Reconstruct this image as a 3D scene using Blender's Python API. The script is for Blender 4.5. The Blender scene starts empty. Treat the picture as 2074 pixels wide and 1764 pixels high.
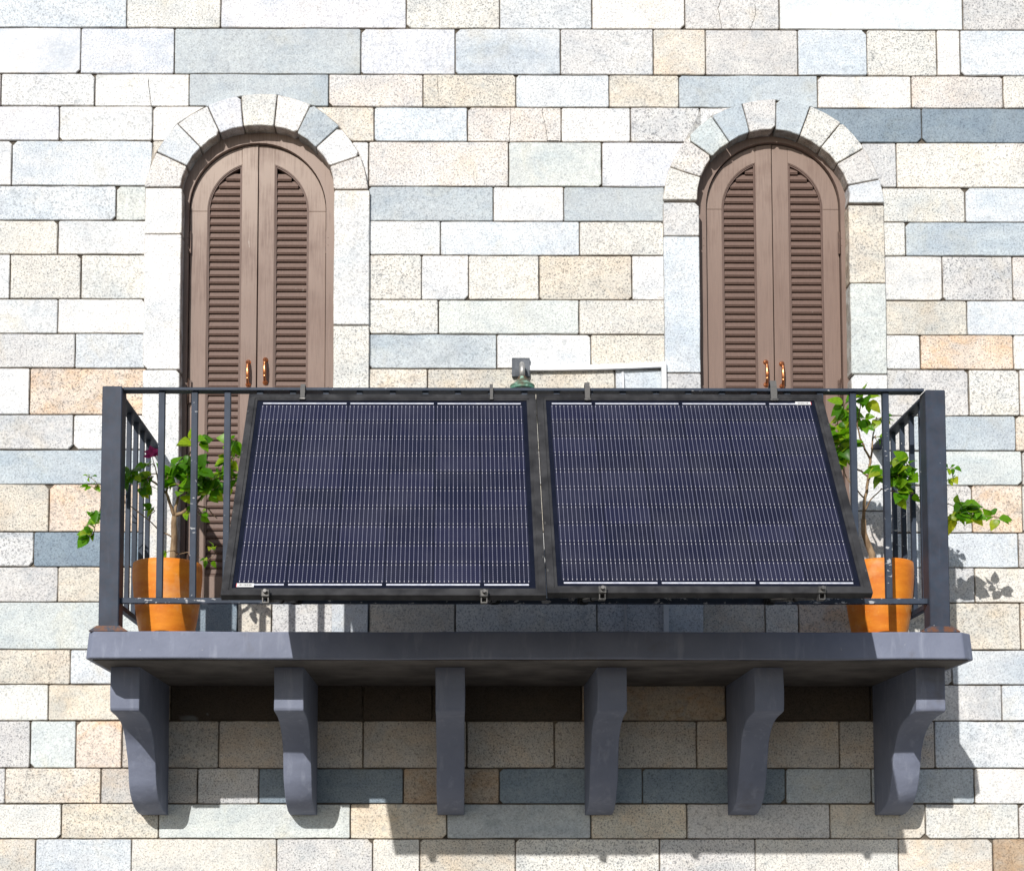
import bpy, bmesh, math, random
from mathutils import Vector, Matrix
R = math.radians
rnd = random.Random(7)
scene = bpy.context.scene
COL = scene.collection

# ------------------------------------------------------------------ camera
PW, PH = 2074.0, 1764.0            # units the photograph was measured in
SY = (PW * 870.0 / 1024.0) / PH
FOC = 3036.0
PITCH, YAW = R(4.0), R(0.3)
D = 7.6
CZ = 1.65
VPX, VPY = 922.0, 1755.0 * SY      # where lines square to the wall vanish
cx = VPX + FOC * math.tan(YAW)
cy = VPY - FOC * math.tan(PITCH)
cam_d = bpy.data.cameras.new('camera')
cam = bpy.data.objects.new('camera', cam_d)
COL.objects.link(cam)
cam.location = (0, -D, CZ)
cam.rotation_euler = (R(90) + PITCH, 0, -YAW)
cam_d.sensor_fit = 'HORIZONTAL'
cam_d.sensor_width = 36
cam_d.lens = FOC / PW * 36
cam_d.shift_x = (PW / 2 - cx) / PW
cam_d.shift_y = (cy - PH * SY / 2) / PW
cam_d.clip_end = 2000
scene.camera = cam
CAMR = cam.rotation_euler.to_matrix()
CAMP = Vector(cam.location)

def at(px, py, Y=0.0):
    """photo position -> point on the plane y=Y (a plane parallel to the wall)"""
    d = CAMR @ Vector((px - cx, -(py * SY - cy), -FOC))
    t = (Y - CAMP.y) / d.y
    return CAMP + d * t

# ------------------------------------------------------------------ light
SUN_DIR = Vector((0.37, 1.0, -0.59)).normalized()
ELEV = math.asin(-SUN_DIR.z)
ROT = math.atan2(-SUN_DIR.x, -SUN_DIR.y)
world = bpy.data.worlds.new('World')
scene.world = world
world.use_nodes = True
nt = world.node_tree
bg = nt.nodes['Background']
sky = nt.nodes.new('ShaderNodeTexSky')
sky.sky_type = 'NISHITA'
sky.sun_disc = False
sky.sun_elevation = ELEV
sky.sun_rotation = ROT
nt.links.new(sky.outputs[0], bg.inputs[0])
bg.inputs[1].default_value = 0.085
sl = bpy.data.lights.new('sun', 'SUN')
sl.energy = 3.8
sl.angle = R(0.5)
sl.color = (1.0, 0.965, 0.915)
so = bpy.data.objects.new('sun', sl)
COL.objects.link(so)
so.rotation_euler = SUN_DIR.to_track_quat('-Z', 'Y').to_euler()
so.location = (-6, -16, 14)
scene.view_settings.view_transform = 'Standard'
scene.view_settings.look = 'None'
scene.view_settings.gamma = 1
scene.view_settings.use_curve_mapping = False
scene.view_settings.exposure = 0.16
scene.render.engine = 'CYCLES'

# ------------------------------------------------------------------ helpers
def lin(c):
    return tuple((v / 255 / 12.92) if v / 255 <= .04045 else ((v / 255 + .055) / 1.055) ** 2.4 for v in c)

def tag(o, label=None, cat=None, group=None, kind=None):
    if label: o['label'] = label
    if cat: o['category'] = cat
    if group: o['group'] = group
    if kind: o['kind'] = kind
    return o

def empty(name, loc=(0, 0, 0), label=None, cat=None, group=None):
    o = bpy.data.objects.new(name, None)
    COL.objects.link(o)
    o.location = loc
    o.empty_display_size = .1
    return tag(o, label, cat, group)

def link(name, me, mat=None, parent=None):
    o = bpy.data.objects.new(name, me)
    COL.objects.link(o)
    if mat is not None and not me.materials: me.materials.append(mat)
    if parent is not None: put(o, parent)
    return o

def put(o, parent):
    o.parent = parent
    o.matrix_parent_inverse = world_mat(parent).inverted()

def world_mat(o):
    m = o.matrix_basis.copy()
    if o.parent: m = world_mat(o.parent) @ o.matrix_parent_inverse @ m
    return m

def mesh(bm, name, smooth=False):
    bm.normal_update()
    me = bpy.data.meshes.new(name)
    bm.to_mesh(me)
    bm.free()
    if smooth:
        for p in me.polygons: p.use_smooth = True
    return me

def obj(name, bm, mat=None, parent=None, smooth=False):
    return link(name, mesh(bm, name, smooth), mat, parent)

def box(bm, x0, x1, y0, y1, z0, z1, bev=0.0):
    b = bmesh.new()
    bmesh.ops.create_cube(b, size=1)
    for v in b.verts:
        v.co = Vector(((x0 + x1) / 2 + v.co.x * (x1 - x0), (y0 + y1) / 2 + v.co.y * (y1 - y0), (z0 + z1) / 2 + v.co.z * (z1 - z0)))
    if bev: bmesh.ops.bevel(b, geom=b.edges[:], offset=bev, segments=1, affect='EDGES', profile=.5)
    merge(bm, b)

def merge(bm, b, mat=None):
    vm = {}
    for v in b.verts: vm[v] = bm.verts.new(mat @ v.co if mat else v.co)
    for f in b.faces:
        try:
            nf = bm.faces.new([vm[v] for v in f.verts])
            nf.smooth = f.smooth
        except ValueError: pass
    b.free()

def prism(bm, poly, y0, y1, bev=0.0):
    """poly of (x,z), extruded from front y0 to back y1"""
    b = bmesh.new()
    fv = [b.verts.new((x, y0, z)) for x, z in poly]
    kv = [b.verts.new((x, y1, z)) for x, z in poly]
    n = len(poly)
    b.faces.new(fv)
    b.faces.new(kv[::-1])
    for i in range(n):
        j = (i + 1) % n
        b.faces.new((fv[j], fv[i], kv[i], kv[j]))
    bmesh.ops.recalc_face_normals(b, faces=b.faces)
    if bev:
        ed = [e for e in b.edges if abs(e.verts[0].co.y - y0) < 1e-6 and abs(e.verts[1].co.y - y0) < 1e-6]
        bmesh.ops.bevel(b, geom=ed, offset=bev, segments=2, affect='EDGES', profile=.5)
    merge(bm, b)

def tube(bm, pts, radii, n=8, cap=True):
    pts = [Vector(p) for p in pts]
    if not isinstance(radii, (list, tuple)): radii = [radii] * len(pts)
    rings = []
    prev = None
    for i, p in enumerate(pts):
        t = (pts[min(i + 1, len(pts) - 1)] - pts[max(i - 1, 0)])
        if t.length < 1e-9: t = Vector((0, 0, 1))
        t.normalize()
        a = Vector((1, 0, 0)) if abs(t.x) < .9 else Vector((0, 1, 0))
        if prev is not None: a = prev
        u = (a - t * a.dot(t)).normalized()
        w = t.cross(u)
        prev = u
        rings.append([bm.verts.new(p + (u * math.cos(2 * math.pi * k / n) + w * math.sin(2 * math.pi * k / n)) * radii[i]) for k in range(n)])
    for a, b in zip(rings, rings[1:]):
        for k in range(n):
            f = bm.faces.new((a[k], a[(k + 1) % n], b[(k + 1) % n], b[k]))
            f.smooth = True
    if cap:
        bm.faces.new(rings[0][::-1])
        bm.faces.new(rings[-1])

def lathe(bm, prof, c, n=40, smooth=True):
    """prof of (r,z) round the vertical through c"""
    rings = []
    for r, z in prof:
        if r < 1e-5: rings.append([bm.verts.new((c[0], c[1], c[2] + z))])
        else: rings.append([bm.verts.new((c[0] + r * math.cos(2 * math.pi * k / n), c[1] + r * math.sin(2 * math.pi * k / n), c[2] + z)) for k in range(n)])
    for a, b in zip(rings, rings[1:]):
        for k in range(n):
            j = (k + 1) % n
            if len(a) == 1 and len(b) == 1: continue
            if len(a) == 1: f = bm.faces.new((a[0], b[j], b[k]))
            elif len(b) == 1: f = bm.faces.new((a[k], a[j], b[0]))
            else: f = bm.faces.new((a[k], a[j], b[j], b[k]))
            f.smooth = smooth

# ------------------------------------------------------------------ materials
class MT:
    def __init__(s, name):
        s.m = bpy.data.materials.new(name)
        s.m.use_nodes = True
        s.t = s.m.node_tree
        s.b = s.t.nodes['Principled BSDF']
        s.out = s.t.nodes['Material Output']
    def n(s, typ, **kw):
        nd = s.t.nodes.new('ShaderNode' + typ)
        for k, v in kw.items(): setattr(nd, k, v)
        return nd
    def l(s, a, b): s.t.links.new(a, b)
    def val(s, sock, v):
        if hasattr(v, 'is_output') or isinstance(v, bpy.types.NodeSocket): s.l(v, sock)
        else: sock.default_value = v
    def pos(s, rand=0.0):
        g = s.n('NewGeometry')
        if not rand: return g.outputs['Position']
        oi = s.n('ObjectInfo')
        mu = s.n('VectorMath', operation='MULTIPLY_ADD')
        cb = s.n('CombineXYZ')
        for i in range(3): s.l(oi.outputs['Random'], cb.inputs[i])
        s.l(cb.outputs[0], mu.inputs[0])
        mu.inputs[1].default_value = (rand, rand * .7, rand * 1.3)
        s.l(g.outputs['Position'], mu.inputs[2])
        return mu.outputs[0]
    def scale(s, v, sc):
        m = s.n('VectorMath', operation='MULTIPLY')
        s.l(v, m.inputs[0])
        m.inputs[1].default_value = sc
        return m.outputs[0]
    def noise(s, v, scale, detail=3, rough=.55, dist=0):
        nd = s.n('TexNoise')
        s.l(v, nd.inputs['Vector'])
        nd.inputs['Scale'].default_value = scale
        nd.inputs['Detail'].default_value = detail
        nd.inputs['Roughness'].default_value = rough
        nd.inputs['Distortion'].default_value = dist
        return nd.outputs['Fac']
    def ramp(s, f, a, b, lo=0.0, hi=1.0):
        m = s.n('MapRange')
        m.clamp = True
        s.val(m.inputs[0], f)
        m.inputs[1].default_value = a
        m.inputs[2].default_value = b
        m.inputs[3].default_value = lo
        m.inputs[4].default_value = hi
        return m.outputs[0]
    def math(s, op, a, b=0.0, c=0.0):
        m = s.n('Math', operation=op)
        s.val(m.inputs[0], a)
        s.val(m.inputs[1], b)
        if len(m.inputs) > 2: s.val(m.inputs[2], c)
        return m.outputs[0]
    def mix(s, f, a, b, mode='MIX'):
        m = s.n('Mix', data_type='RGBA', blend_type=mode)
        s.val(m.inputs[0], f)
        for k, v in ((6, a), (7, b)):
            if isinstance(v, tuple) and len(v) == 3: v = v + (1,)
            s.val(m.inputs[k], v)
        return m.outputs[2]
    def attr(s, name):
        a = s.n('Attribute', attribute_type='OBJECT', attribute_name=name)
        return a.outputs['Fac']
    def bump(s, h, strength=.3, dist=.002):
        b = s.n('Bump')
        b.inputs['Strength'].default_value = strength
        b.inputs['Distance'].default_value = dist
        s.l(h, b.inputs['Height'])
        s.l(b.outputs[0], s.b.inputs['Normal'])
    def done(s, col=None, rough=.8, metal=0.0, spec=None):
        if col is not None:
            if isinstance(col, tuple) and len(col) == 3: col = col + (1,)
            s.val(s.b.inputs['Base Color'], col)
        s.val(s.b.inputs['Roughness'], rough)
        s.val(s.b.inputs['Metallic'], metal)
        if spec is not None: s.b.inputs['Specular IOR Level'].default_value = spec
        return s.m

def stone_material(name, island=False):
    m = MT(name)
    p = m.pos(0 if island else 37)
    if island:
        g = m.n('NewGeometry')
        cr = m.n('ValToRGB')
        cr.color_ramp.interpolation = 'CONSTANT'
        els = [(0, (.62, .62, .60)), (.25, (.60, .57, .50)), (.45, (.45, .50, .55)), (.6, (.68, .68, .68)), (.8, (.52, .46, .40)), (.9, (.34, .40, .45))]
        while len(cr.color_ramp.elements) < len(els): cr.color_ramp.elements.new(.5)
        for e, (q, c) in zip(cr.color_ramp.elements, els):
            e.position = q
            e.color = c + (1,)
        m.l(g.outputs['Random Per Island'], cr.inputs[0])
        base = cr.outputs[0]
        speck, stain = .7, 0.0
    else:
        oi = m.n('ObjectInfo')
        base = oi.outputs['Color']
        speck, stain = m.attr('speck'), m.attr('stain')
    big = m.noise(p, 5.0, 5, .6)
    med = m.noise(p, 26, 4, .6)
    fine = m.noise(p, 120, 2, .6, .5)
    fine2 = m.noise(p, 330, 2, .5)
    c = m.mix(1.0, base, m.mix(m.ramp(big, .32, .68), (.90, .90, .91), (1.06, 1.055, 1.04)), 'MULTIPLY')
    c = m.mix(1.0, c, m.mix(m.ramp(med, .3, .7), (.92, .92, .93), (1.05, 1.05, 1.04)), 'MULTIPLY')
    # cloudy blue-grey and ochre weathering, different on every block
    cl = m.ramp(m.noise(m.scale(p, (.8, 1, 1.5)), 3.6, 5, .62, .7), .46, .70, 0, .75)
    c = m.mix(cl, c, m.mix(1.0, c, (.74, .80, .86), 'MULTIPLY'))
    oc = m.ramp(m.noise(m.scale(p, (1.1, 1.7, .9)), 4.4, 5, .62, .5), .56, .76, 0, .55)
    c = m.mix(oc, c, m.mix(1.0, c, (.98, .88, .72), 'MULTIPLY'))
    # dark and light mineral grains of the granite
    dk = m.math('MULTIPLY', m.ramp(fine, .535, .64), speck)
    c = m.mix(dk, c, m.mix(1.0, c, (.34, .35, .37), 'MULTIPLY'))
    dk2 = m.math('MULTIPLY', m.ramp(fine2, .58, .68), m.math('MULTIPLY', speck, .8))
    c = m.mix(dk2, c, m.mix(1.0, c, (.5, .5, .5), 'MULTIPLY'))
    lt = m.math('MULTIPLY', m.ramp(fine, .46, .36), .5)
    c = m.mix(lt, c, m.mix(1.0, c, (1.28, 1.28, 1.27), 'MULTIPLY'))
    # grey blotches and ochre weathering with shapes of their own
    bl = m.ramp(m.noise(p, 7.5, 2, .4, .8), .70, .76, 0, .38)
    c = m.mix(bl, c, (.30, .34, .37))
    st = m.math('MULTIPLY', m.ramp(m.noise(m.scale(p, (1, 1, 1.4)), 6.0, 6, .65, .6), .44, .62), stain)
    c = m.mix(st, c, m.mix(1.0, c, (1.0, .80, .60), 'MULTIPLY'))
    # dirt held in the worn arrises along the joints
    ea = m.n('Attribute', attribute_type='GEOMETRY', attribute_name='edge')
    ed = m.math('MULTIPLY', ea.outputs['Fac'], m.ramp(m.noise(p, 16, 4, .6), .35, .65, .25, .95))
    c = m.mix(ed, c, m.mix(1.0, c, (.50, .43, .36), 'MULTIPLY'))
    m.bump(m.math('ADD', m.math('MULTIPLY', fine, .6), m.math('MULTIPLY', med, 1.2)), .6, .005)
    return m.done(c, m.ramp(big, .2, .8, .7, .92), spec=.3)

STONE = stone_material('granite_ashlar')
STONE_FAR = stone_material('granite_ashlar_courses', True)

def simple_noise(name, ca, cb, scale, rough=.8, stretch=(1, 1, 1), detail=4, bump=0.0, metal=0.0, spec=None, rand=0.0, lo=.35, hi=.65):
    m = MT(name)
    p = m.scale(m.pos(rand), stretch)
    f = m.noise(p, scale, detail)
    c = m.mix(m.ramp(f, lo, hi), ca, cb)
    if bump: m.bump(f, bump, .003)
    return m.done(c, rough, metal, spec)

MORTAR = simple_noise('mortar', (.05, .042, .034), (.17, .145, .115), 18, .95, bump=.3)

def paint_material(name, base, chip_col, rough=.42, rust=True):
    m = MT(name)
    p = m.pos(11)
    mot = m.noise(p, 9, 5, .6)
    c = m.mix(m.ramp(mot, .3, .7), tuple(v * .78 for v in base), tuple(v * 1.35 for v in base))
    drip = m.noise(m.scale(p, (1, 1, .09)), 60, 3, .6)
    c = m.mix(m.ramp(drip, .55, .75, 0, .25), c, tuple(min(1, v * 2.2) for v in base))
    chip = m.attr('chip')
    cn = m.noise(m.scale(p, (.5, 1, 1)), 48, 5, .62)
    th = m.math('SUBTRACT', .76, m.math('MULTIPLY', chip, .17))
    cf = m.ramp(m.math('SUBTRACT', cn, th), 0, .012)
    c = m.mix(cf, c, chip_col)
    ru = m.attr('rust')
    rf = m.math('MULTIPLY', m.ramp(m.noise(p, 30, 5, .65), .40, .55), ru)
    c = m.mix(rf, c, (.16, .065, .03))
    m.bump(m.math('SUBTRACT', m.math('MULTIPLY', mot, .6), m.math('MULTIPLY', cf, .35)), .25, .003)
    return m.done(c, m.mix(cf, (rough,) * 3, (.8,) * 3), spec=.25)

RAILP = paint_material('railing_paint', (.034, .046, .070), (.42, .43, .45), .58)

def slab_material():
    m = MT('balcony_paint')
    p = m.pos(0)
    a = m.noise(p, 4, 5, .6)
    b = m.noise(m.scale(p, (1, 1, .18)), 24, 4, .6)
    c = m.mix(m.ramp(a, .3, .7), (.158, .178, .245), (.212, .235, .315))
    c = m.mix(m.ramp(b, .55, .78, 0, .5), c, (.34, .37, .46))
    c = m.mix(m.ramp(m.noise(p, 40, 5, .7), .70, .74, 0, .7), c, (.42, .42, .42))
    c = m.mix(m.ramp(m.noise(p, 3, 4, .7), .60, .72, 0, .35), c, (.10, .085, .07))
    m.bump(m.math('ADD', m.noise(p, 34, 5, .65), m.math('MULTIPLY', a, 2.0)), .38, .006)
    return m.done(c, .68, spec=.25)
SLAB = slab_material()
SOFFIT = simple_noise('dark_brown_soffit', (.055, .047, .042), (.12, .105, .095), 6, .9, detail=6, bump=.3)  # thin sheet under the slab, darker and browner than the slab paint

def wood_material(name, base, worn):
    m = MT(name)
    p = m.pos(23)
    g = m.noise(m.scale(p, (14, 14, .8)), 9, 5, .6)
    a = m.noise(p, 3.2, 4, .6)
    w = m.attr('worn')
    c = m.mix(m.ramp(g, .3, .7), tuple(v * .90 for v in base), tuple(v * 1.08 for v in base))
    gz = m.n('SeparateXYZ')
    m.l(m.pos(0), gz.inputs[0])
    bleach = m.ramp(gz.outputs[2], at(500, 620, .08).z, at(500, 330, .08).z, .25, 1.0)
    w = m.math('MULTIPLY', w, bleach)
    wf = m.math('MULTIPLY', m.ramp(m.math('ADD', m.math('MULTIPLY', a, .7), m.math('MULTIPLY', g, .4)), .36, .58), w)
    c = m.mix(wf, c, worn)
    sc = m.ramp(m.noise(m.scale(p, (1, 1, .4)), 26, 4, .6), .72, .76, 0, .5)
    c = m.mix(sc, c, (.42, .36, .32))
    m.bump(g, .22, .002)
    return m.done(c, .58, spec=.35)
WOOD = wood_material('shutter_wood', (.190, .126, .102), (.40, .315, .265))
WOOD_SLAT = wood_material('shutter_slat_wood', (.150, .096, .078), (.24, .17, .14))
FRAME_WOOD = wood_material('door_frame_wood', (.180, .122, .100), (.34, .26, .22))

def copper():
    m = MT('polished_copper')
    f = m.noise(m.pos(3), 60, 3)
    return m.done(m.mix(m.ramp(f, .3, .7), (.75, .27, .10), (.92, .42, .2)), m.ramp(f, .3, .7, .22, .38), 1.0)
COPPER = copper()
IRON = simple_noise('hinge_iron', (.06, .035, .027), (.12, .07, .05), 60, .55, metal=.2, rand=3)

def terracotta():
    m = MT('terracotta')
    p = m.pos(5)
    a = m.noise(m.scale(p, (1, 1, 3)), 7, 5, .6)
    b = m.noise(p, 70, 4, .6)
    c = m.mix(m.ramp(a, .3, .7), (.62, .155, .009), (.80, .28, .020))
    c = m.mix(m.ramp(m.noise(p, 5, 4, .7), .54, .70, 0, .5), c, (.70, .40, .19))
    c = m.mix(m.ramp(b, .62, .70, 0, .45), c, (.80, .45, .10))
    m.bump(b, .2, .003)
    return m.done(c, .55, spec=.4)
TERRA = terracotta()
SOIL = simple_noise('potting_soil', (.02, .013, .008), (.07, .05, .03), 60, .95, bump=.5)
BARK = simple_noise('bark', (.16, .10, .055), (.36, .25, .15), 40, .85, stretch=(1, 1, .4), bump=.4)

def leaf_material():
    m = MT('leaf')
    oi = m.n('ObjectInfo')
    cr = m.n('ValToRGB')
    els = [(0, (.055, .18, .006)), (.3, (.10, .29, .008)), (.65, (.17, .38, .012)), (.9, (.30, .46, .02)), (1, (.42, .44, .03))]
    while len(cr.color_ramp.elements) < len(els): cr.color_ramp.elements.new(.5)
    for e, (q, c) in zip(cr.color_ramp.elements, els):
        e.position = q
        e.color = c + (1,)
    m.l(oi.outputs['Random'], cr.inputs[0])
    tex = m.noise(m.pos(9), 90, 3)
    c = m.mix(1.0, cr.outputs[0], m.mix(m.ramp(tex, .3, .7), (.8, .8, .8), (1.12, 1.12, 1.1)), 'MULTIPLY')
    m.done(c, .38, spec=.4)
    tr = m.n('BsdfTranslucent')
    m.l(m.mix(1.0, c, (1.5, 1.45, .8), 'MULTIPLY'), tr.inputs[0])
    mx = m.n('MixShader')
    mx.inputs[0].default_value = .5
    m.l(m.b.outputs[0], mx.inputs[1])
    m.l(tr.outputs[0], mx.inputs[2])
    m.l(mx.outputs[0], m.out.inputs[0])
    return m.m
LEAF = leaf_material()
PETAL = simple_noise('magenta_bract', (.30, .004, .09), (.48, .012, .16), 60, .6, rand=4)

PFRAME = simple_noise('black_anodised_frame', (.016, .016, .018), (.045, .045, .048), 14, .6, stretch=(1, 1, 1), spec=.3)
BACKSHEET = simple_noise('panel_backsheet', (.006, .007, .014), (.010, .011, .02), 10, .12, spec=.5)

def cell_material():
    m = MT('solar_cell')
    uv = m.n('UVMap')
    sp = m.n('SeparateXYZ')
    m.l(uv.outputs[0], sp.inputs[0])
    u, v = sp.outputs[0], sp.outputs[1]
    k = m.math('ABSOLUTE', m.math('SUBTRACT', m.math('FRACT', m.math('MULTIPLY', u, 11.0)), .5))
    line = m.ramp(k, .045, .075, 1, 0)
    # solder dots near both ends of every wire and small ones along it
    e = m.math('MINIMUM', v, m.math('SUBTRACT', 1.0, v))
    dot = m.math('MULTIPLY', m.ramp(m.math('ABSOLUTE', m.math('SUBTRACT', e, .085)), .014, .022, 1, 0), m.ramp(k, .06, .09, 1, 0))
    k2 = m.math('ABSOLUTE', m.math('SUBTRACT', m.math('FRACT', m.math('MULTIPLY', v, 10.0)), .5))
    beads = m.math('MULTIPLY', m.ramp(k2, .1, .22, 1, .45), line)
    oi = m.n('ObjectInfo')
    base = m.mix(oi.outputs['Random'], (.0105, .0115, .026), (.0165, .0175, .042))
    dust = m.noise(m.pos(0), 4, 5, .65)
    base = m.mix(m.ramp(dust, .4, .75, 0, .10), base, (.16, .16, .18))
    c = m.mix(m.math('MULTIPLY', beads, .62), base, (.40, .40, .52))
    c = m.mix(dot, c, (.66, .64, .66))
    m.done(c, m.ramp(dust, .3, .7, .10, .22), spec=.5)
    return m.m
CELL = cell_material()
RIBBON = simple_noise('tinned_ribbon', (.55, .57, .68), (.78, .79, .86), 60, .3, metal=.2)
PAPER = simple_noise('label_paper', (.72, .72, .72), (.80, .80, .80), 30, .6)
INK = simple_noise('label_ink', (.02, .02, .02), (.04, .04, .04), 30, .6)
RED = simple_noise('label_red', (.5, .02, .03), (.6, .03, .04), 30, .6)
STEEL = simple_noise('dull_steel', (.05, .05, .05), (.15, .145, .14), 50, .45, metal=.6)
BLACKP = simple_noise('black_plastic', (.010, .010, .010), (.03, .03, .03), 50, .5)

def webbing():
    m = MT('grey_webbing')
    p = m.pos(0)
    w = m.n('TexWave', wave_type='BANDS', bands_direction='Z')
    m.l(p, w.inputs['Vector'])
    w.inputs['Scale'].default_value = 130
    w.inputs['Distortion'].default_value = 4
    c = m.mix(w.outputs['Fac'], (.03, .03, .03), (.19, .185, .18))
    return m.done(c, .8)
WEB = webbing()
WHITEPVC = simple_noise('white_pvc', (.70, .71, .73), (.80, .80, .81), 12, .4)
SLATE = simple_noise('slate_plate', (.05, .058, .07), (.15, .165, .19), 22, .7, bump=.4)

def verdigris():
    m = MT('verdigris_copper')
    p = m.pos(0)
    g = m.n('NewGeometry')
    sp = m.n('SeparateXYZ')
    m.l(g.outputs['Position'], sp.inputs[0])
    z0 = at(1056, 765, -.1).z
    hz = m.math('ADD', m.math('MULTIPLY', m.math('SUBTRACT', z0, sp.outputs[2]), 9.0), m.math('MULTIPLY', m.noise(p, 22, 4, .6), .9))
    f = m.ramp(hz, .55, 1.1)
    c = m.mix(f, (.10, .055, .03), (.10, .30, .22))
    c = m.mix(m.ramp(m.noise(p, 35, 3), .55, .7), c, (.28, .50, .40))
    return m.done(c, .6, .2)
VERD = verdigris()
ZINC = simple_noise('galvanised_pipe', (.28, .28, .28), (.48, .47, .45), 40, .45, metal=.5)
GLASS = simple_noise('frosted_globe', (.7, .7, .68), (.78, .78, .75), 10, .25)
GROUND = simple_noise('paving', (.10, .095, .085), (.17, .16, .145), 2.5, .9, bump=.2)
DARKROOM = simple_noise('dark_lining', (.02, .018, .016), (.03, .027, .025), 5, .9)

# ------------------------------------------------------------------ ground
bm = bmesh.new()
S = 400
bm.faces.new([bm.verts.new(v) for v in ((-S, -S, 0), (S, -S, 0), (S, S, 0), (-S, S, 0))])
tag(obj('ground', bm, GROUND), kind='structure')

# ------------------------------------------------------------------ the stone wall
KLIT = 1.06      # measured brightness in sun -> base colour
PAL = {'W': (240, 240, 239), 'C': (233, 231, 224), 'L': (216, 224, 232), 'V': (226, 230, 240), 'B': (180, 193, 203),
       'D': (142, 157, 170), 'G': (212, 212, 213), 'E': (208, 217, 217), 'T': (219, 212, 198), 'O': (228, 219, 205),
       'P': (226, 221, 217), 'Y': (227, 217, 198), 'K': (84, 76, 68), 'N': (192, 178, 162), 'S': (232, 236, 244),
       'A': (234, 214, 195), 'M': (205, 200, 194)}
wall = empty('stone_wall', (0, 0, 0), 'tall wall of pale granite blocks in uneven courses behind the balcony', 'wall')

def shrink(poly, g):
    n = len(poly)
    out = []
    area = sum(poly[i][0] * poly[(i + 1) % n][1] - poly[(i + 1) % n][0] * poly[i][1] for i in range(n))
    sg = 1 if area > 0 else -1
    for i in range(n):
        p0, p1, p2 = Vector(poly[i - 1]), Vector(poly[i]), Vector(poly[(i + 1) % n])
        a, b = (p1 - p0).normalized(), (p2 - p1).normalized()
        na, nb = Vector((-a.y, a.x)) * sg, Vector((-b.y, b.x)) * sg
        m = na + nb
        if m.length < .2: m = na
        m = m / max(.35, m.dot(na)) 
        out.append(tuple(p1 + m * g))
    return out

def stone_bm(bm, poly, front, back, gap=.0022, cham=.004, jit=.0016, round_=True, tilt=0.0):
    """one dressed block: polygon (x,z), worn arrises and slightly wavy edges"""
    if not bm.verts.layers.float.get('edge'): bm.verts.layers.float.new('edge')
    poly = shrink(poly, gap)
    n = len(poly)
    pts = []
    for i in range(n):
        p0, p1, p2 = Vector(poly[i - 1]), Vector(poly[i]), Vector(poly[(i + 1) % n])
        a, b = (p1 - p0), (p2 - p1)
        la, lb = a.length, b.length
        if round_ and la > .04 and lb > .04 and abs(a.normalized().dot(b.normalized())) < .8:
            r = min(.3 * la, .3 * lb, rnd.uniform(.003, .008) if rnd.random() < .84 else rnd.uniform(.012, .026))
            pts.append(p1 - a.normalized() * r)
            pts.append(p1 + b.normalized() * r)
        else: pts.append(p1)
        k = int(lb / .13)
        nb = Vector((-b.y, b.x)).normalized()
        for q in range(1, k + 1):
            pts.append(p1 + b * (q / (k + 1)) + nb * rnd.uniform(-jit, jit))
    ins = shrink([tuple(p) for p in pts], cham)
    cxx = sum(p[0] for p in ins) / len(ins)
    czz = sum(p[1] for p in ins) / len(ins)
    tx, tz = rnd.uniform(-tilt, tilt), rnd.uniform(-tilt, tilt)
    fr = [bm.verts.new((p[0], front + (p[0] - cxx) * tx + (p[1] - czz) * tz, p[1])) for p in ins]
    md = [bm.verts.new((p[0], front + cham * rnd.uniform(.6, 1.3) + (p[0] - cxx) * tx + (p[1] - czz) * tz, p[1])) for p in pts]
    bk = [bm.verts.new((p[0], back, p[1])) for p in pts]
    m = len(pts)
    el = bm.verts.layers.float.get('edge') or bm.verts.layers.float.new('edge')
    for v in md + bk: v[el] = 1.0
    fs = [bm.faces.new(fr)]
    for i in range(m):
        j = (i + 1) % m
        fs.append(bm.faces.new((fr[i], md[i], md[j], fr[j])))
        fs.append(bm.faces.new((md[i], bk[i], bk[j], md[j])))
    return fs

def stone(name, poly_px, code, Y=0.0, front=0.0, back=.03, stain=None, speck=None, tilt=.004, **kw):
    poly = [(at(x, y, Y).x, at(x, y, Y).z) for x, y in poly_px]
    return stone_w(name, poly, code, front, back, stain, speck, tilt, **kw)

def stone_w(name, poly, code, front=0.0, back=.03, stain=None, speck=None, tilt=.004, **kw):
    bm = bmesh.new()
    stone_bm(bm, poly, front, back, tilt=tilt, **kw)
    bmesh.ops.recalc_face_normals(bm, faces=bm.faces)
    # the normals of an open shell: make the front face look at the street
    bm.normal_update()
    f0 = max(bm.faces, key=lambda f: f.calc_area())
    if f0.normal.y > 0: bmesh.ops.reverse_faces(bm, faces=bm.faces)
    o = obj(name, bm, STONE, wall)
    pc_ = PAL[code]
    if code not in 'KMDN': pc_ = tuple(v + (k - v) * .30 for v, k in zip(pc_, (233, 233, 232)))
    c = lin(pc_)
    j = rnd.uniform(.95, 1.04)
    t = rnd.uniform(-.018, .018)
    c = [min(.82, v / KLIT * j * k) for v, k in zip(c, (1 + t, 1, 1 - t))]
    o.color = (*c, 1)
    o['stain'] = stain if stain is not None else {'O': .38, 'A': .7, 'T': .24, 'Y': .35, 'N': .7, 'C': .10, 'P': .2, 'M': .35}.get(code, 0.05)
    o['speck'] = speck if speck is not None else {'S': .15, 'B': .45, 'D': .5, 'V': .45, 'W': .5, 'L': .5, 'E': .45}.get(code, .75) * rnd.uniform(.8, 1.2)
    return o

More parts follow.
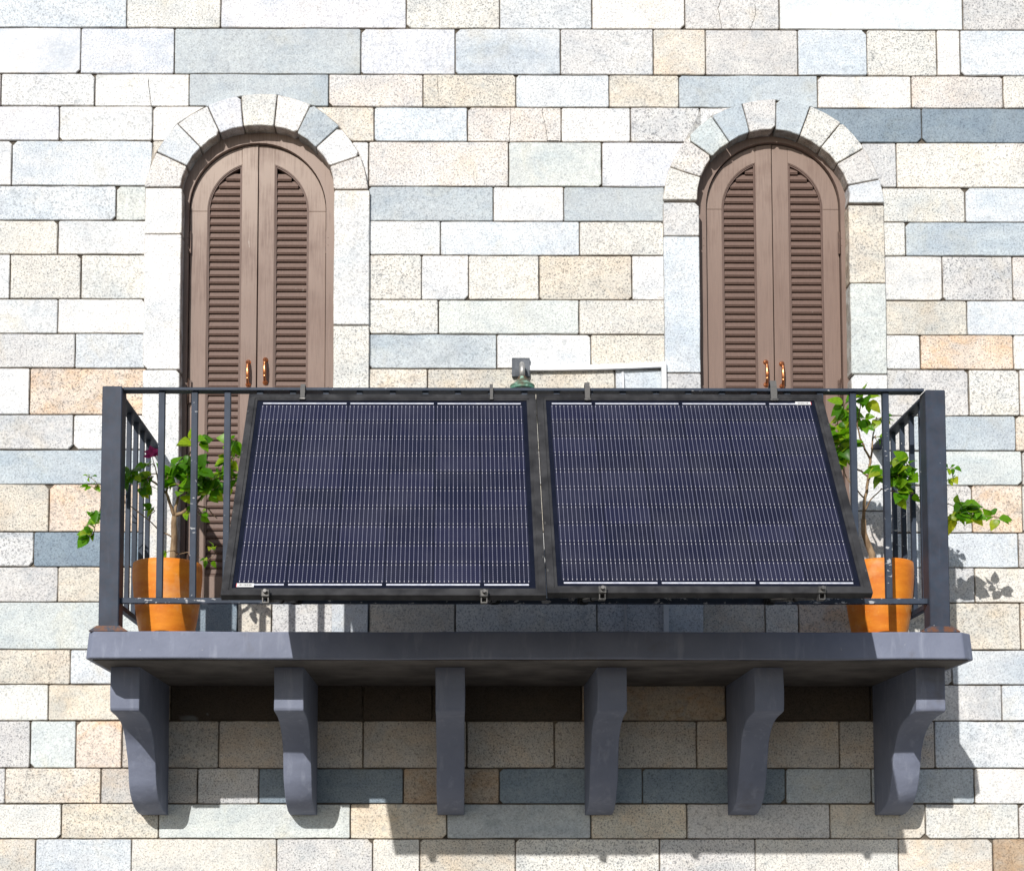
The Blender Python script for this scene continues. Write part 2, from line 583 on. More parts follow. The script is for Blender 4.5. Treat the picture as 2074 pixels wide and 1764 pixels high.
OUT_L = [(291, 379), (316, 307), (359, 250), (420, 213), (488, 192), (562, 190), (630, 210), (688, 255), (731, 314), (747, 383)]
OUT_R = [(1342, 405), (1356, 337), (1390, 279), (1441, 234), (1503, 208), (1572, 199), (1642, 213), (1704, 247), (1751, 299), (1782, 363), (1792, 411)]
IN_L = [(366, 378), (379, 336), (407, 299), (446, 270), (493, 257), (555, 256), (601, 270), (639, 299), (667, 336), (675, 383)]
IN_R = [(1413, 406), (1420, 358), (1443, 317), (1478, 288), (1519, 268), (1571, 262), (1620, 274), (1662, 299), (1694, 332), (1717, 375), (1718, 411)]

def side_x(out, y, left):
    k = max(range(len(out)), key=lambda i: -out[i][1])
    pts = out[:k + 1] if left else out[k:]
    pts = sorted(pts, key=lambda p: p[1])
    if y <= pts[0][1]: return pts[0][0]
    for a, b in zip(pts, pts[1:]):
        if a[1] <= y <= b[1]: return a[0] + (b[0] - a[0]) * (y - a[1]) / (b[1] - a[1])
    return pts[-1][0]
def top_y(out, x):
    for a, b in zip(out, out[1:]):
        if a[0] <= x <= b[0]: return a[1] + (b[1] - a[1]) * (x - a[0]) / (b[0] - a[0])
    return 9999

# (top, bottom, [ (joints, colour codes) ... ]); 'lL' = ends at left side of the left arch etc.
ROWS = [
 (-36, 58, [([-70, 257, 447, 823, 1012, 1199, 1387, 1578, 1950, 2150], 'LCVCLWGSG')]),
 (58, 151, [([-60, 163, 353, 731, 922, 1135, 1323, 1429, 1616, 1756, 1897, 1945, 2170], 'SVBVLGOGLCWL')]),
 (151, 217, [([-90, 2, 192, 383, 666, 857, 1045, 1234, 1375, 1656, 1846, 2032, 2180], 'GWWBPTLTBWPC')]),
 (217, 287, [([-75, 120, 309, 'lL'], 'VWW'), (['rL', 758, 947, 1137, 1277, 1417, 'lR'], 'OLPWGW'), (['rR', 1867, 2190], 'DD')]),
 (287, 378, [([-120, 24, 309, 'lL'], 'WLO'), (['rL', 747, 1030, 1219, 'lR'], 'WPEV'), (['rR', 1816, 2160], 'GC')]),
 (378, 448, [([-80, 235, 296], 'LE'), ([743, 999, 1142, 1346], 'BWB'), ([1787, 1955, 2140], 'CL')]),
 (448, 517, [([-60, 117, 296], 'CW'), ([743, 892, 1174, 1346], 'WLC'), ([1787, 1834, 2180], 'CB')]),
 (517, 607, [([-100, 20, 164, 296], 'WCC'), ([743, 854, 949, 1092, 1280, 1346], 'CWCTW'), ([1787, 1909, 2051, 2200], 'WGP')]),
 (607, 677, [([-90, 117, 296], 'WW'), ([743, 888, 1173, 1348], 'CEC'), ([1790, 1959, 2160], 'TL')]),
 (677, 747, [([-70, 152, 296], 'GL'), ([743, 1006, 1197, 1348], 'BWT'), ([1790, 1864, 2053, 2200], 'WAW')]),
 (747, 841, [([-110, 60, 296], 'WA'), ([743, 866, 1246, 1348], 'OTL'), ([1790, 1962, 2065, 2190], 'GCW')]),
 (841, 912, [([-90, 148, 296], 'GW'), ([743, 930, 1110, 1348], 'CTL'), ([1790, 1850, 2057, 2180], 'GBO')]),
 (912, 982, [([-130, 296], 'B'), ([743, 840, 1070, 1240, 1348], 'GCPB'), ([1790, 2070, 2210], 'EG')]),
 (982, 1078, [([-80, 99, 296], 'TA'), ([743, 960, 1180, 1348], 'LTC'), ([1790, 1969, 2071, 2180], 'GAC')]),
 (1078, 1149, [([-100, 68, 296], 'GD'), ([743, 880, 1120, 1348], 'CWG'), ([1790, 2063, 2200], 'LG')]),
 (1149, 1220, [([-70, 117, 296], 'GT'), ([743, 1000, 1190, 1348], 'TLC'), ([1790, 1974, 2180], 'GC')]),
 (1220, 1316, [([-120, 342, 481, 550, 746, 922, 1209, 1352, 1550, 1618, 1800, 2067, 2190], 'EDTGTCGOCATO', )]),
 (1316, 1387, [([-90, 142, 420, 700, 960, 1240, 1500, 1760, 1928, 2190], 'TLTMTMTGL')]),
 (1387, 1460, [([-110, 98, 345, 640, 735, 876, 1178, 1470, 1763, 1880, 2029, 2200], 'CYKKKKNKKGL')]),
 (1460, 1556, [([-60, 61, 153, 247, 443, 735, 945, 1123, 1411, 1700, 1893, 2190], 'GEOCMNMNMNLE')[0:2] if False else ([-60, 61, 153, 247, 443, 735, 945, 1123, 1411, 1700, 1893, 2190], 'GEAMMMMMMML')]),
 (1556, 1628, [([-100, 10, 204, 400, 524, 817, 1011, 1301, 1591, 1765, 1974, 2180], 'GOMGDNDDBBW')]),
 (1628, 1699, [([-80, 124, 321, 710, 905, 1197, 1391, 1681, 1875, 2064, 2200], 'CYEYBYGTCG')]),
 (1699, 1795, [([-90, 71, 266, 560, 755, 850, 1044, 1336, 1530, 1820, 2012, 2190], 'OLCGCTCGCON')]),
]
# the fourth course up from below the balcony floor line: stones hidden by the slab are built too
def row_z(y): return at(1037, y, 0).z
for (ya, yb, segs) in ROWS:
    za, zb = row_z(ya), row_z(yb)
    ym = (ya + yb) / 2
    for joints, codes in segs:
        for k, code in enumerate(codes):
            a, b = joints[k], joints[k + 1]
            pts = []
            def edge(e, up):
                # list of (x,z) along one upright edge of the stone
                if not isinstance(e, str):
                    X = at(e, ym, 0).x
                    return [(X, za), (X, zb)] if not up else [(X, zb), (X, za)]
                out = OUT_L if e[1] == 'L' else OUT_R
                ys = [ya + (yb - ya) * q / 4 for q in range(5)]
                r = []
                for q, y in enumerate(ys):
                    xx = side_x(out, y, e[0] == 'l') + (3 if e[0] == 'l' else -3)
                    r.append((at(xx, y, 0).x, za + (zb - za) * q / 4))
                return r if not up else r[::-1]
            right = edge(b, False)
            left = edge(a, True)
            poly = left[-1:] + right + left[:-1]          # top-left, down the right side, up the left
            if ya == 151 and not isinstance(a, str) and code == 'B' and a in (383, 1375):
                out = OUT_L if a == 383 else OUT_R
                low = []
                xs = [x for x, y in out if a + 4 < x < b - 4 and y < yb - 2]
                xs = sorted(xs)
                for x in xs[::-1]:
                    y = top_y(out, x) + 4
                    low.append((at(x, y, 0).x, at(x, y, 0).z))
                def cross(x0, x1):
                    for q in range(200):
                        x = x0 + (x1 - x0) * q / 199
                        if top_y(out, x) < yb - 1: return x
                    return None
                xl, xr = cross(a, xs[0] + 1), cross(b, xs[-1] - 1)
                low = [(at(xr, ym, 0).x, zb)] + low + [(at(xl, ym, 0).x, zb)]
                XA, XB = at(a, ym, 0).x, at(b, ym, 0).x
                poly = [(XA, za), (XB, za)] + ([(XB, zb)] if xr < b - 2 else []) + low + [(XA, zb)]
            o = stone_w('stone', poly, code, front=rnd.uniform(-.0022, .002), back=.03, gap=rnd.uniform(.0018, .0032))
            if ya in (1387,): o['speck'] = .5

def crack(pts, w=.0016):
    bm = bmesh.new()
    q_ = []
    for a, b in zip(pts, pts[1:]):
        for k in range(4):
            f = k / 4
            q_.append((a[0] + (b[0] - a[0]) * f + rnd.uniform(-1, 1), a[1] + (b[1] - a[1]) * f))
    q_.append(pts[-1])
    P_ = [at(x, y, -.004) for x, y in q_]
    L_ = [bm.verts.new((p.x - w * rnd.uniform(.2, .6), -.0042, p.z)) for p in P_]
    R_ = [bm.verts.new((p.x + w * rnd.uniform(.2, .6), -.0042, p.z)) for p in P_]
    B_ = [bm.verts.new((p.x, .004, p.z)) for p in P_]
    for i in range(len(P_) - 1):
        bm.faces.new((L_[i], L_[i + 1], R_[i + 1], R_[i]))
        bm.faces.new((L_[i], B_[i], B_[i + 1], L_[i + 1]))
        bm.faces.new((R_[i], R_[i + 1], B_[i + 1], B_[i]))
    obj('crack', bm, MORTAR, wall)
crack([(1459, 0), (1454, 16), (1458, 30), (1461, 57)], .0022)
crack([(1529, 8), (1530, 30), (1524, 46), (1519, 58)], .0014)
crack([(1033, 219), (1034, 240), (1031, 262), (1031, 285)], .0014)
crack([(1098, 219), (1099, 230), (1104, 255), (1109, 284), (1132, 284)], .0014)
crack([(885, 152), (886, 175), (888, 188)], .0014)
crack([(300, 160), (302, 185), (306, 215)], .0010)

# ---- voussoirs and jambs, standing a little proud of the wall
PROUD = -.022
def surround(out, inn, codes, jl, jr):
    n = len(out)
    for i in range(n - 1):
        o0, o1, i0, i1 = out[i], out[i + 1], inn[i], inn[i + 1]
        def mid(p, q, c, push):
            mx, my = (p[0] + q[0]) / 2, (p[1] + q[1]) / 2
            dx, dy = mx - c[0], my - c[1]
            l = math.hypot(dx, dy)
            return (mx + dx / l * push, my + dy / l * push)
        c = ((inn[0][0] + inn[-1][0]) / 2, inn[0][1] + 10)
        poly = [o0, mid(o0, o1, c, 2.0), o1, i1, mid(i1, i0, c, 2.6), i0]
        stone('voussoir', poly, codes[i], Y=PROUD, front=PROUD + rnd.uniform(-.004, .004), back=.13, tilt=.012, gap=.0022)
    for (xo, xi, ys, cs) in (jl, jr):
        for k, cd in enumerate(cs):
            p0, p1 = at(0, ys[k], PROUD), at(0, ys[k + 1], PROUD)
            xo_, xi_ = at(xo, 560, PROUD).x, at(xi, 560, PROUD).x
            za, zb = row_z(ys[k]) if False else p0.z, p1.z
            stone_w('jamb_stone', [(xo_, za), (xi_, za), (xi_, zb), (xo_, zb)] if xo < xi else [(xi_, za), (xo_, za), (xo_, zb), (xi_, zb)],
                    cd, front=PROUD + rnd.uniform(-.003, .003), back=.13, tilt=.003, gap=.0020)
surround(OUT_L, IN_L, 'PLWVCWBWP', (291, 367, [379, 473, 748, 960, 1150, 1350], 'WWWWL'), (749, 675, [383, 657, 900, 1120, 1350], 'WCWL'))
surround(OUT_R, IN_R, 'CPEBGBCCGL', (1344, 1418, [406, 475, 753, 980, 1160, 1350], 'GLGCL'), (1794, 1720, [411, 570, 755, 1033, 1190, 1350], 'TEWPC'))

# ---- mortar bed behind the stones, with the two door openings left free
def in_y(inn, x):
    for a, b in zip(inn, inn[1:]):
        if a[0] <= x <= b[0] and b[0] > a[0]: return a[1] + (b[1] - a[1]) * (x - a[0]) / (b[0] - a[0])
    return None
bm = bmesh.new()
MY = .013
X0, X1, ZT = at(-900, 900, 0).x, at(3000, 900, 0).x, at(0, -900, 0).z
zfloor = at(1037, 1352, 0).z
def q(x0, x1, z0, z1, z0b=None):
    bm.faces.new([bm.verts.new(v) for v in ((x0, MY, z0), (x1, MY, z0 if z0b is None else z0b), (x1, MY, z1), (x0, MY, z1))])
cuts = []
for inn in (IN_L, IN_R):
    cuts.append((at(inn[0][0] - 30, 560, 0).x, at(inn[-1][0] + 30, 560, 0).x, inn))
q(X0, cuts[0][0], zfloor, ZT)
q(cuts[0][1], cuts[1][0], zfloor, ZT)
q(cuts[1][1], X1, zfloor, ZT)
q(X0, X1, 0, zfloor)
for xa, xb, inn in cuts:
    cxp = (inn[0][0] + inn[-1][0]) / 2
    N = 40
    crown = min(p[1] for p in inn)
    spr = inn[0][1]
    half = (xb - xa) / 2
    def zf(x):
        t = (x - (xa + xb) / 2) / half
        s = math.sqrt(max(0, 1 - t * t))
        return at(cxp, spr, 0).z + (at(cxp, crown - 30, 0).z - at(cxp, spr, 0).z) * s
    for k in range(N):
        x0, x1 = xa + (xb - xa) * k / N, xa + (xb - xa) * (k + 1) / N
        q(x0, x1, zf(x0), ZT, zf(x1))
obj('mortar', bm, MORTAR, wall)

# ---- the courses go on beyond the picture on every side
bm = bmesh.new()
def margin_row(za, zb, xa, xb):
    x = xa
    while x < xb - .02:
        w = rnd.choice((.28, .36, .47, .48, .7, .72)) * rnd.uniform(.95, 1.05)
        x2 = x + w if x + w < xb - .15 else xb
        stone_bm(bm, [(x, za), (x2, za), (x2, zb), (x, zb)], rnd.uniform(-.003, .002), .03, tilt=.003)
        x = x2
for (ya, yb, segs) in ROWS:
    f = segs[0][0][0]
    l = segs[-1][0][-1]
    margin_row(row_z(ya), row_z(yb), X0 + .02, at(f, (ya + yb) / 2, 0).x)
    margin_row(row_z(ya), row_z(yb), at(l, (ya + yb) / 2, 0).x, X1 - .02)
z = row_z(ROWS[0][0])
while z < ZT - .1:
    h = rnd.choice((.172, .176, .23))
    margin_row(z + h, z, X0 + .02, X1 - .02)
    z += h
z = row_z(ROWS[-1][1])
while z > .12:
    h = rnd.choice((.172, .176, .23))
    margin_row(z, max(z - h, .0), X0 + .02, X1 - .02)
    z -= h
bm.normal_update()
for f in bm.faces:
    pass
o = obj('stone_courses', bm, STONE_FAR, wall)
tag(o, kind='stuff')

# ------------------------------------------------------------------ arched louvred doors
LEAFY = .082
SCL = FOC / (D + LEAFY)
slab_top = at(1037, 1279, -.985).z
slab_bot = at(1037, 1334, -.985).z
PITCHZ = 15.72 / SCL
door_id = 0
slat_cache = {}
def slat_mesh(xa, xb, flatkey=None):
    key = (round(xa, 5), round(xb, 5))
    if flatkey and flatkey in slat_cache: return slat_cache[flatkey]
    # profile in (y,z): a blade leaning out towards its foot, three beads along the foot
    prof = [(.0085, .0290), (.0012, .0015), (-.0022, .0006), (-.0034, -.0018), (-.0012, -.0030), (-.0036, -.0056), (-.0014, -.0068),
            (-.0038, -.0096), (-.0020, -.0118), (.010, -.0110), (.016, .029)]
    bm = bmesh.new()
    A = [bm.verts.new((xa, y, z)) for y, z in prof]
    B = [bm.verts.new((xb, y, z)) for y, z in prof]
    n = len(prof)
    for i in range(n):
        j = (i + 1) % n
        bm.faces.new((A[i], A[j], B[j], B[i]))
    bm.faces.new(A[::-1])
    bm.faces.new(B)
    bmesh.ops.recalc_face_normals(bm, faces=bm.faces)
    me = mesh(bm, 'slat')
    me.materials.append(WOOD_SLAT)
    if flatkey: slat_cache[flatkey] = me
    return me

def arc(cx_, cz_, r, a0, a1, n):
    return [(cx_ + r * math.cos(a0 + (a1 - a0) * k / n), cz_ + r * math.sin(a0 + (a1 - a0) * k / n)) for k in range(n + 1)]

def handle(c, parent):
    """copper pull: two roses and a bowed, ringed grip; c = centre on the stile"""
    bm = bmesh.new()
    H = .060
    for s in (1, -1):
        b = bmesh.new()
        lathe(b, [(.0, .012), (.008, .0110), (.0125, .007), (.0140, .002), (.0140, 0)], (0, 0, 0), 16)
        merge(bm, b, Matrix.Translation((c[0], c[1], c[2] + s * H)) @ Matrix.Rotation(R(90), 4, 'X'))
    zz = [-1, -.97, -.86, -.62, -.58, -.55, -.5, 0, .5, .55, .58, .62, .86, .97, 1]
    yy = [.002, .014, .026, .031, .0312, .0315, .032, .033, .032, .0315, .0312, .031, .026, .014, .002]
    rr = [1.3 * v for v in [.006, .0062, .0056, .0052, .0072, .0045, .0062, .0068, .0062, .0045, .0072, .0052, .0056, .0062, .006]]
    tube(bm, [(c[0], c[1] - y, c[2] + H * z) for z, y in zip(zz, yy)], rr, 12)
    return obj('handle', bm, COPPER, parent)

def hinge(c, parent):
    bm = bmesh.new()
    tube(bm, [(c[0], c[1] - .006, c[2] - .062), (c[0], c[1] - .006, c[2] + .062)], .0062, 10)
    for s in (-1, 1):
        tube(bm, [(c[0], c[1] - .006, c[2] + s * .062), (c[0], c[1] - .006, c[2] + s * .068)], .0045, 8)
    for k in (-.02, .02):
        tube(bm, [(c[0], c[1] - .006, c[2] + k - .001), (c[0], c[1] - .006, c[2] + k + .001)], .0070, 10)
    box(bm, c[0] - .016, c[0] + .016, c[1] - .0035, c[1] + .002, c[2] - .06, c[2] + .06)
    return obj('hinge', bm, IRON, parent)

def door(px, py, rpx, inn, label, worn, handles, hinges):
    c = at(px, py, LEAFY)
    CX, CZs = c.x, c.z
    Rr = rpx / SCL
    R2 = 105.5 / SCL
    st = 34 / SCL
    zb = slab_top + .012
    base = Vector((CX, .05, zb))
    t = empty('arched_door', base, label, 'door')
    # frame: from the stone opening to the leaves
    FY = .058
    bm = bmesh.new()
    wl, wr = at(inn[0][0] - 8, 560, FY).x, at(inn[-1][0] + 8, 560, FY).x
    n = 28
    inner = [(CX - Rr - .004, zb)] + [(CX + (Rr + .004) * math.cos(math.pi - math.pi * k / n), CZs + (Rr + .004) * math.sin(math.pi - math.pi * k / n)) for k in range(n + 1)] + [(CX + Rr + .004, zb)]
    cxm, hw = (wl + wr) / 2, (wr - wl) / 2
    crown = at(px, min(p[1] for p in inn) - 10, FY).z
    spr = CZs
    outer = [(wl, zb)] + [(cxm + hw * math.cos(math.pi - math.pi * k / n), spr + (crown - spr) * math.sin(math.pi - math.pi * k / n)) for k in range(n + 1)] + [(wr, zb)]
    for k in range(len(inner) - 1):
        quad = [inner[k], inner[k + 1], outer[k + 1], outer[k]]
        prism(bm, quad, FY, .125)
    bmesh.ops.remove_doubles(bm, verts=bm.verts[:], dist=1e-5)
    f = obj('frame', bm, FRAME_WOOD, t)
    f['worn'] = worn * .9
    # lining behind the louvres so no daylight comes through
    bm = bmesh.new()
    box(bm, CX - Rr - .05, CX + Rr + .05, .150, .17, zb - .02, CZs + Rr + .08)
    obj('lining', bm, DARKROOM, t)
    zlow = at(px, 1168, LEAFY).z
    for s in (-1, 1):
        bm = bmesh.new()
        g = .0035
        def X(v): return CX + s * v
        def add(poly, y0=LEAFY, y1=.122, bev=.0025):
            prism(bm, poly, y0, y1, bev)
        a_in = math.acos(st / Rr)
        # meeting stile, its head cut to the arch
        top = [(X(Rr * math.cos(a)), CZs + Rr * math.sin(a)) for a in [math.pi / 2 - .006 - (math.pi / 2 - .006 - a_in) * k / 5 for k in range(6)]]
        add([(X(g), zb)] + top + [(X(st - .0006), zb)], LEAFY - (.003 if s < 0 else 0))
        # hanging stile
        add([(X(R2), zb), (X(R2), CZs - .0006), (X(Rr), CZs - .0006), (X(Rr), zb)])
        # curved head
        outer_a = [(X(Rr * math.cos(a_in * k / 14)), CZs + Rr * math.sin(a_in * k / 14)) for k in range(15)]
        b_in = math.acos(st / R2)
        inner_a = [(X(R2 * math.cos(b_in * k / 14)), CZs + R2 * math.sin(b_in * k / 14)) for k in range(15)]
        add(outer_a + inner_a[::-1])
        # bottom rail
        add([(X(st), zb), (X(R2), zb), (X(R2), zlow), (X(st), zlow)])
        lf = obj('leaf', bm, WOOD, t)
        lf['worn'] = worn * (1.0 if s < 0 else .8)
        # bead round the louvre opening
        bm = bmesh.new()
        bw = .0105
        zt = CZs + math.sqrt(R2 * R2 - (st) ** 2)
        ring_o = [(X(st), zlow)] + [(X(st), zt)] + [(X(R2 * math.cos(b_in * (14 - k) / 14)), CZs + R2 * math.sin(b_in * (14 - k) / 14)) for k in range(1, 15)] + [(X(R2), zlow)]
        R3 = R2 - bw
        b3 = math.acos((st + bw) / R3)
        ring_i = [(X(st + bw), zlow + bw)] + [(X(st + bw), CZs + R3 * math.sin(b3))] + [(X(R3 * math.cos(b3 * (14 - k) / 14)), CZs + R3 * math.sin(b3 * (14 - k) / 14)) for k in range(1, 15)] + [(X(R3), zlow + bw)]
        m = len(ring_o)
        for k in range(m):
            j = (k + 1) % m
            for (u0, u1, yy) in ((0, .42, LEAFY + .0025), (.42, .5, LEAFY + .009), (.5, 1, LEAFY + .006)):
                L = lambda A, B, w: (A[0] + (B[0] - A[0]) * w, A[1] + (B[1] - A[1]) * w)
                try: prism(bm, [L(ring_o[k], ring_i[k], u0), L(ring_o[j], ring_i[j], u0), L(ring_o[j], ring_i[j], u1), L(ring_o[k], ring_i[k], u1)], yy, .12)
                except Exception: pass
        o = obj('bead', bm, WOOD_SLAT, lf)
        # louvre slats
        z = zlow + .018
        k = 0
        while True:
            zs = z + k * PITCHZ
            k += 1
            if zs + .004 > CZs + R3 * math.sin(b3) - .006: break
            xi, xo = st + bw * .8, R3 + bw * .2
            flat = True
            if zs > CZs - .02:
                dz = max(0, zs + .012 - CZs)
                xo = min(xo, math.sqrt(max(1e-6, (R3 + bw * .3) ** 2 - dz * dz)))
                flat = dz <= 0
            if xo - xi < .02: break
            key = ('slat', s, round(Rr, 4)) if flat else None
            me = slat_mesh(min(s * xi, s * xo), max(s * xi, s * xo), key)
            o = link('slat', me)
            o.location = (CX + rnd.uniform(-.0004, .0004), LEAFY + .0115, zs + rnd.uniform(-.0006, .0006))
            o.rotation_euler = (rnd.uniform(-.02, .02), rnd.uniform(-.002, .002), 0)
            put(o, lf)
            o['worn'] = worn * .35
        for hx, hy, hs in handles:
            if hs == s:
                p = at(hx, hy, LEAFY)
                handle((p.x, LEAFY - .001, p.z), lf)
        for hy in hinges:
            p = at(px + s * (rpx + 1), hy, LEAFY - .012)
            hinge((p.x, LEAFY - .012, p.z), lf)
    return t
door(523, 428, 141, IN_L, 'weathered brown arched louvre door behind the plant with magenta flowers', 1.0, [(503, 757, -1), (537.5, 752, 1)], [491, 793, 1150])
door(1564, 424, 138.5, IN_R, 'evenly brown arched louvre door beside the white cable trunking', .45, [(1551, 757, -1), (1583.5, 760, 1)], [492, 793, 1150])

# ------------------------------------------------------------------ balcony
SF = -.985
sx0, sx1 = at(170, 1330, SF).x, at(1980, 1336, SF).x
bal = empty('balcony', ((sx0 + sx1) / 2, 0, slab_bot), 'blue-grey painted balcony slab carried by six curved brackets', 'balcony')
bm = bmesh.new()
ch = .055
top = [(sx0 + .012, 0), (sx0 + .012, SF + ch * .6), (sx0 + .012 + ch * .5, SF + .004), (sx1 - .012 - ch, SF + .004), (sx1 - .012, SF + ch), (sx1 - .012, 0)]
bot = [(sx0, 0), (sx0, SF + ch * .6), (sx0 + ch * .5, SF), (sx1 - ch, SF), (sx1, SF + ch), (sx1, 0)]
b = bmesh.new()
tv = [b.verts.new((x, y, slab_top)) for x, y in top]
bv = [b.verts.new((x, y, slab_bot)) for x, y in bot]
n = len(top)
b.faces.new(tv)
b.faces.new(bv[::-1])
for i in range(n):
    j = (i + 1) % n
    b.faces.new((tv[i], bv[i], bv[j], tv[j]))
bmesh.ops.recalc_face_normals(b, faces=b.faces)
bmesh.ops.bevel(b, geom=[e for e in b.edges if not (abs(e.verts[0].co.y) < 1e-6 and abs(e.verts[1].co.y) < 1e-6)], offset=.006, segments=2, affect='EDGES', profile=.5)
# slight hand-finished waviness of the long front arrises
bmesh.ops.subdivide_edges(b, edges=[e for e in b.edges if e.calc_length() > 2], cuts=40, use_grid_fill=True)
for v in b.verts:
    if v.co.y < SF + .03:
        w = math.sin(v.co.x * 3.1) * .0016 + math.sin(v.co.x * 9.7 + 1) * .0009
        v.co.z += w
        v.co.y += math.sin(v.co.x * 5.3 + 2) * .0012
merge(bm, b)
obj('slab', bm, SLAB, bal)
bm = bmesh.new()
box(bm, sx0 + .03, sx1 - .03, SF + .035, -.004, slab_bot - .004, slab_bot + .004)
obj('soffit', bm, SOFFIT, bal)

prof_px = [(-.70, 1345), (-.72, 1352), (-.722, 1400), (-.72, 1436), (-.712, 1441), (-.66, 1446), (-.59, 1452), (-.52, 1461), (-.46, 1473), (-.41, 1489), (-.375, 1507),
           (-.345, 1532), (-.318, 1560), (-.290, 1588), (-.255, 1610), (-.20, 1629), (-.12, 1643), (-.05, 1649), (0.0, 1651)]
prof = []
for Y, y in prof_px: prof.append((Y, at(1037, y, Y).z))
prof[0] = (-.72, slab_bot + .004)
prof[1] = (-.72, slab_bot - .01)
def spline(pts, n=4):
    out = []
    for i in range(len(pts) - 1):
        p0, p1_, p2_, p3 = (Vector(pts[max(i - 1, 0)]), Vector(pts[i]), Vector(pts[i + 1]), Vector(pts[min(i + 2, len(pts) - 1)]))
        for k in range(n):
            t = k / n
            out.append(tuple(.5 * ((2 * p1_) + (p2_ - p0) * t + (2 * p0 - 5 * p1_ + 4 * p2_ - p3) * t * t + (3 * p1_ - p0 - 3 * p2_ + p3) * t ** 3)))
    return out + [tuple(pts[-1])]
prof = prof[:4] + spline(prof[4:], 4)
bw = 60 * (D - .72) / FOC / 2
for k, px in enumerate((253, 585, 912, 1240, 1558, 1885)):
    c = at(px, 1395, -.72).x
    b = bmesh.new()
    ph = rnd.uniform(0, 6)
    pr = [(y + .0018 * math.sin(z * 31 + ph) + .001 * math.sin(z * 77 + ph), z) for y, z in prof] + [(0.0, slab_bot + .004)]
    pr[-2] = (0.0, pr[-2][1])
    A = [b.verts.new((c - bw + .001 * math.sin(z * 25 + ph), y, z)) for y, z in pr]
    B = [b.verts.new((c + bw + .001 * math.sin(z * 23 - ph), y, z)) for y, z in pr]
    m = len(pr)
    b.faces.new(A)
    b.faces.new(B[::-1])
    for i in range(m):
        j = (i + 1) % m
        f = b.faces.new((A[i], A[j], B[j], B[i]))
        f.smooth = 4 <= i < m - 2
    bmesh.ops.recalc_face_normals(b, faces=b.faces)
    bmesh.ops.bevel(b, geom=[e for e in b.edges if (e.verts[0].co.x - c) * (e.verts[1].co.x - c) > 0 and min(e.verts[0].co.y, e.verts[1].co.y) < -.02], offset=.005, segments=2, affect='EDGES', profile=.5)
    bmesh.ops.bevel(b, geom=[e for e in b.edges if (e.verts[0].co.x - c) * (e.verts[1].co.x - c) < 0 and e.verts[0].co.z > prof[4][1] - .002 and e.verts[0].co.z < prof[3][1] + .003], offset=.004, segments=1, affect='EDGES')
    bm = bmesh.new()
    merge(bm, b)
    o = obj('bracket', bm, SLAB, bal)

# ------------------------------------------------------------------ railing
RY = -.93
pl, pr_ = at(228, 1030, RY).x, at(1893, 1030, RY).x
rtop = at(1037, 787, RY - .016).z
rail = empty('balcony_railing', ((pl + pr_) / 2, RY, slab_top), 'dark blue-grey metal balcony railing with square balusters and chipped paint', 'railing')
PS = .045
for k, x in enumerate((pl, pr_)):
    bm = bmesh.new()
    pt = at(1037, 783 if k == 0 else 788, RY - PS).z
    box(bm, x - PS, x + PS, RY - PS, RY + PS, slab_top + .012, pt, .004)
    o = obj('post', bm, RAILP, rail)
    o['chip'] = .25 if k else .12
    o['rust'] = .05
    bm = bmesh.new()
    b = bmesh.new()
    w0, w1 = PS + .006, PS + .040
    lo = [b.verts.new((x + sx * w1, RY + sy * min(w1, .052), slab_top)) for sx, sy in ((-1, -1), (1, -1), (1, 1), (-1, 1))]
    mi = [b.verts.new((x + sx * w1, RY + sy * min(w1, .052), slab_top + .004)) for sx, sy in ((-1, -1), (1, -1), (1, 1), (-1, 1))]
    hi = [b.verts.new((x + sx * w0, RY + sy * .048, slab_top + .026)) for sx, sy in ((-1, -1), (1, -1), (1, 1), (-1, 1))]
    b.faces.new(hi)
    b.faces.new(lo[::-1])
    for A, B in ((lo, mi), (mi, hi)):
        for i in range(4): b.faces.new((A[i], A[(i + 1) % 4], B[(i + 1) % 4], B[i]))
    bmesh.ops.recalc_face_normals(b, faces=b.faces)
    merge(bm, b)
    o = obj('base_plate', bm, RAILP, rail)
    o['chip'], o['rust'] = .5, .9
# front rails
bm = bmesh.new()
RT = .0135
rd = .028
box(bm, pl + PS, pr_ - PS, RY - rd, RY + rd, rtop - RT, rtop, .0015)
o = obj('top_rail', bm, RAILP, rail)
o['chip'] = .45
zb1, zb0 = at(1037, 1211, RY - .016).z, at(1037, 1222, RY - .016).z
bm = bmesh.new()
box(bm, pl + PS, pr_ - PS, RY - .014, RY + .014, zb0, zb1, .0015)
o = obj('bottom_rail', bm, RAILP, rail)
o['chip'] = 1.0
bx0, bx1 = at(325, 1000, RY).x, at(1797, 1000, RY).x
NB = 23
sp = (bx1 - bx0) / (NB - 1)
bh = .0138
bm = bmesh.new()
box(bm, -bh, bh, -bh, bh, zb1 - slab_top, rtop - RT - slab_top, .0015)
bme = mesh(bm, 'baluster')
bme.materials.append(RAILP)
for k in range(NB):
    o = link('baluster', bme)
    o.location = (bx0 + sp * k + rnd.uniform(-.002, .002), RY, slab_top)
    put(o, rail)
    o['chip'] = rnd.uniform(.1, .75)
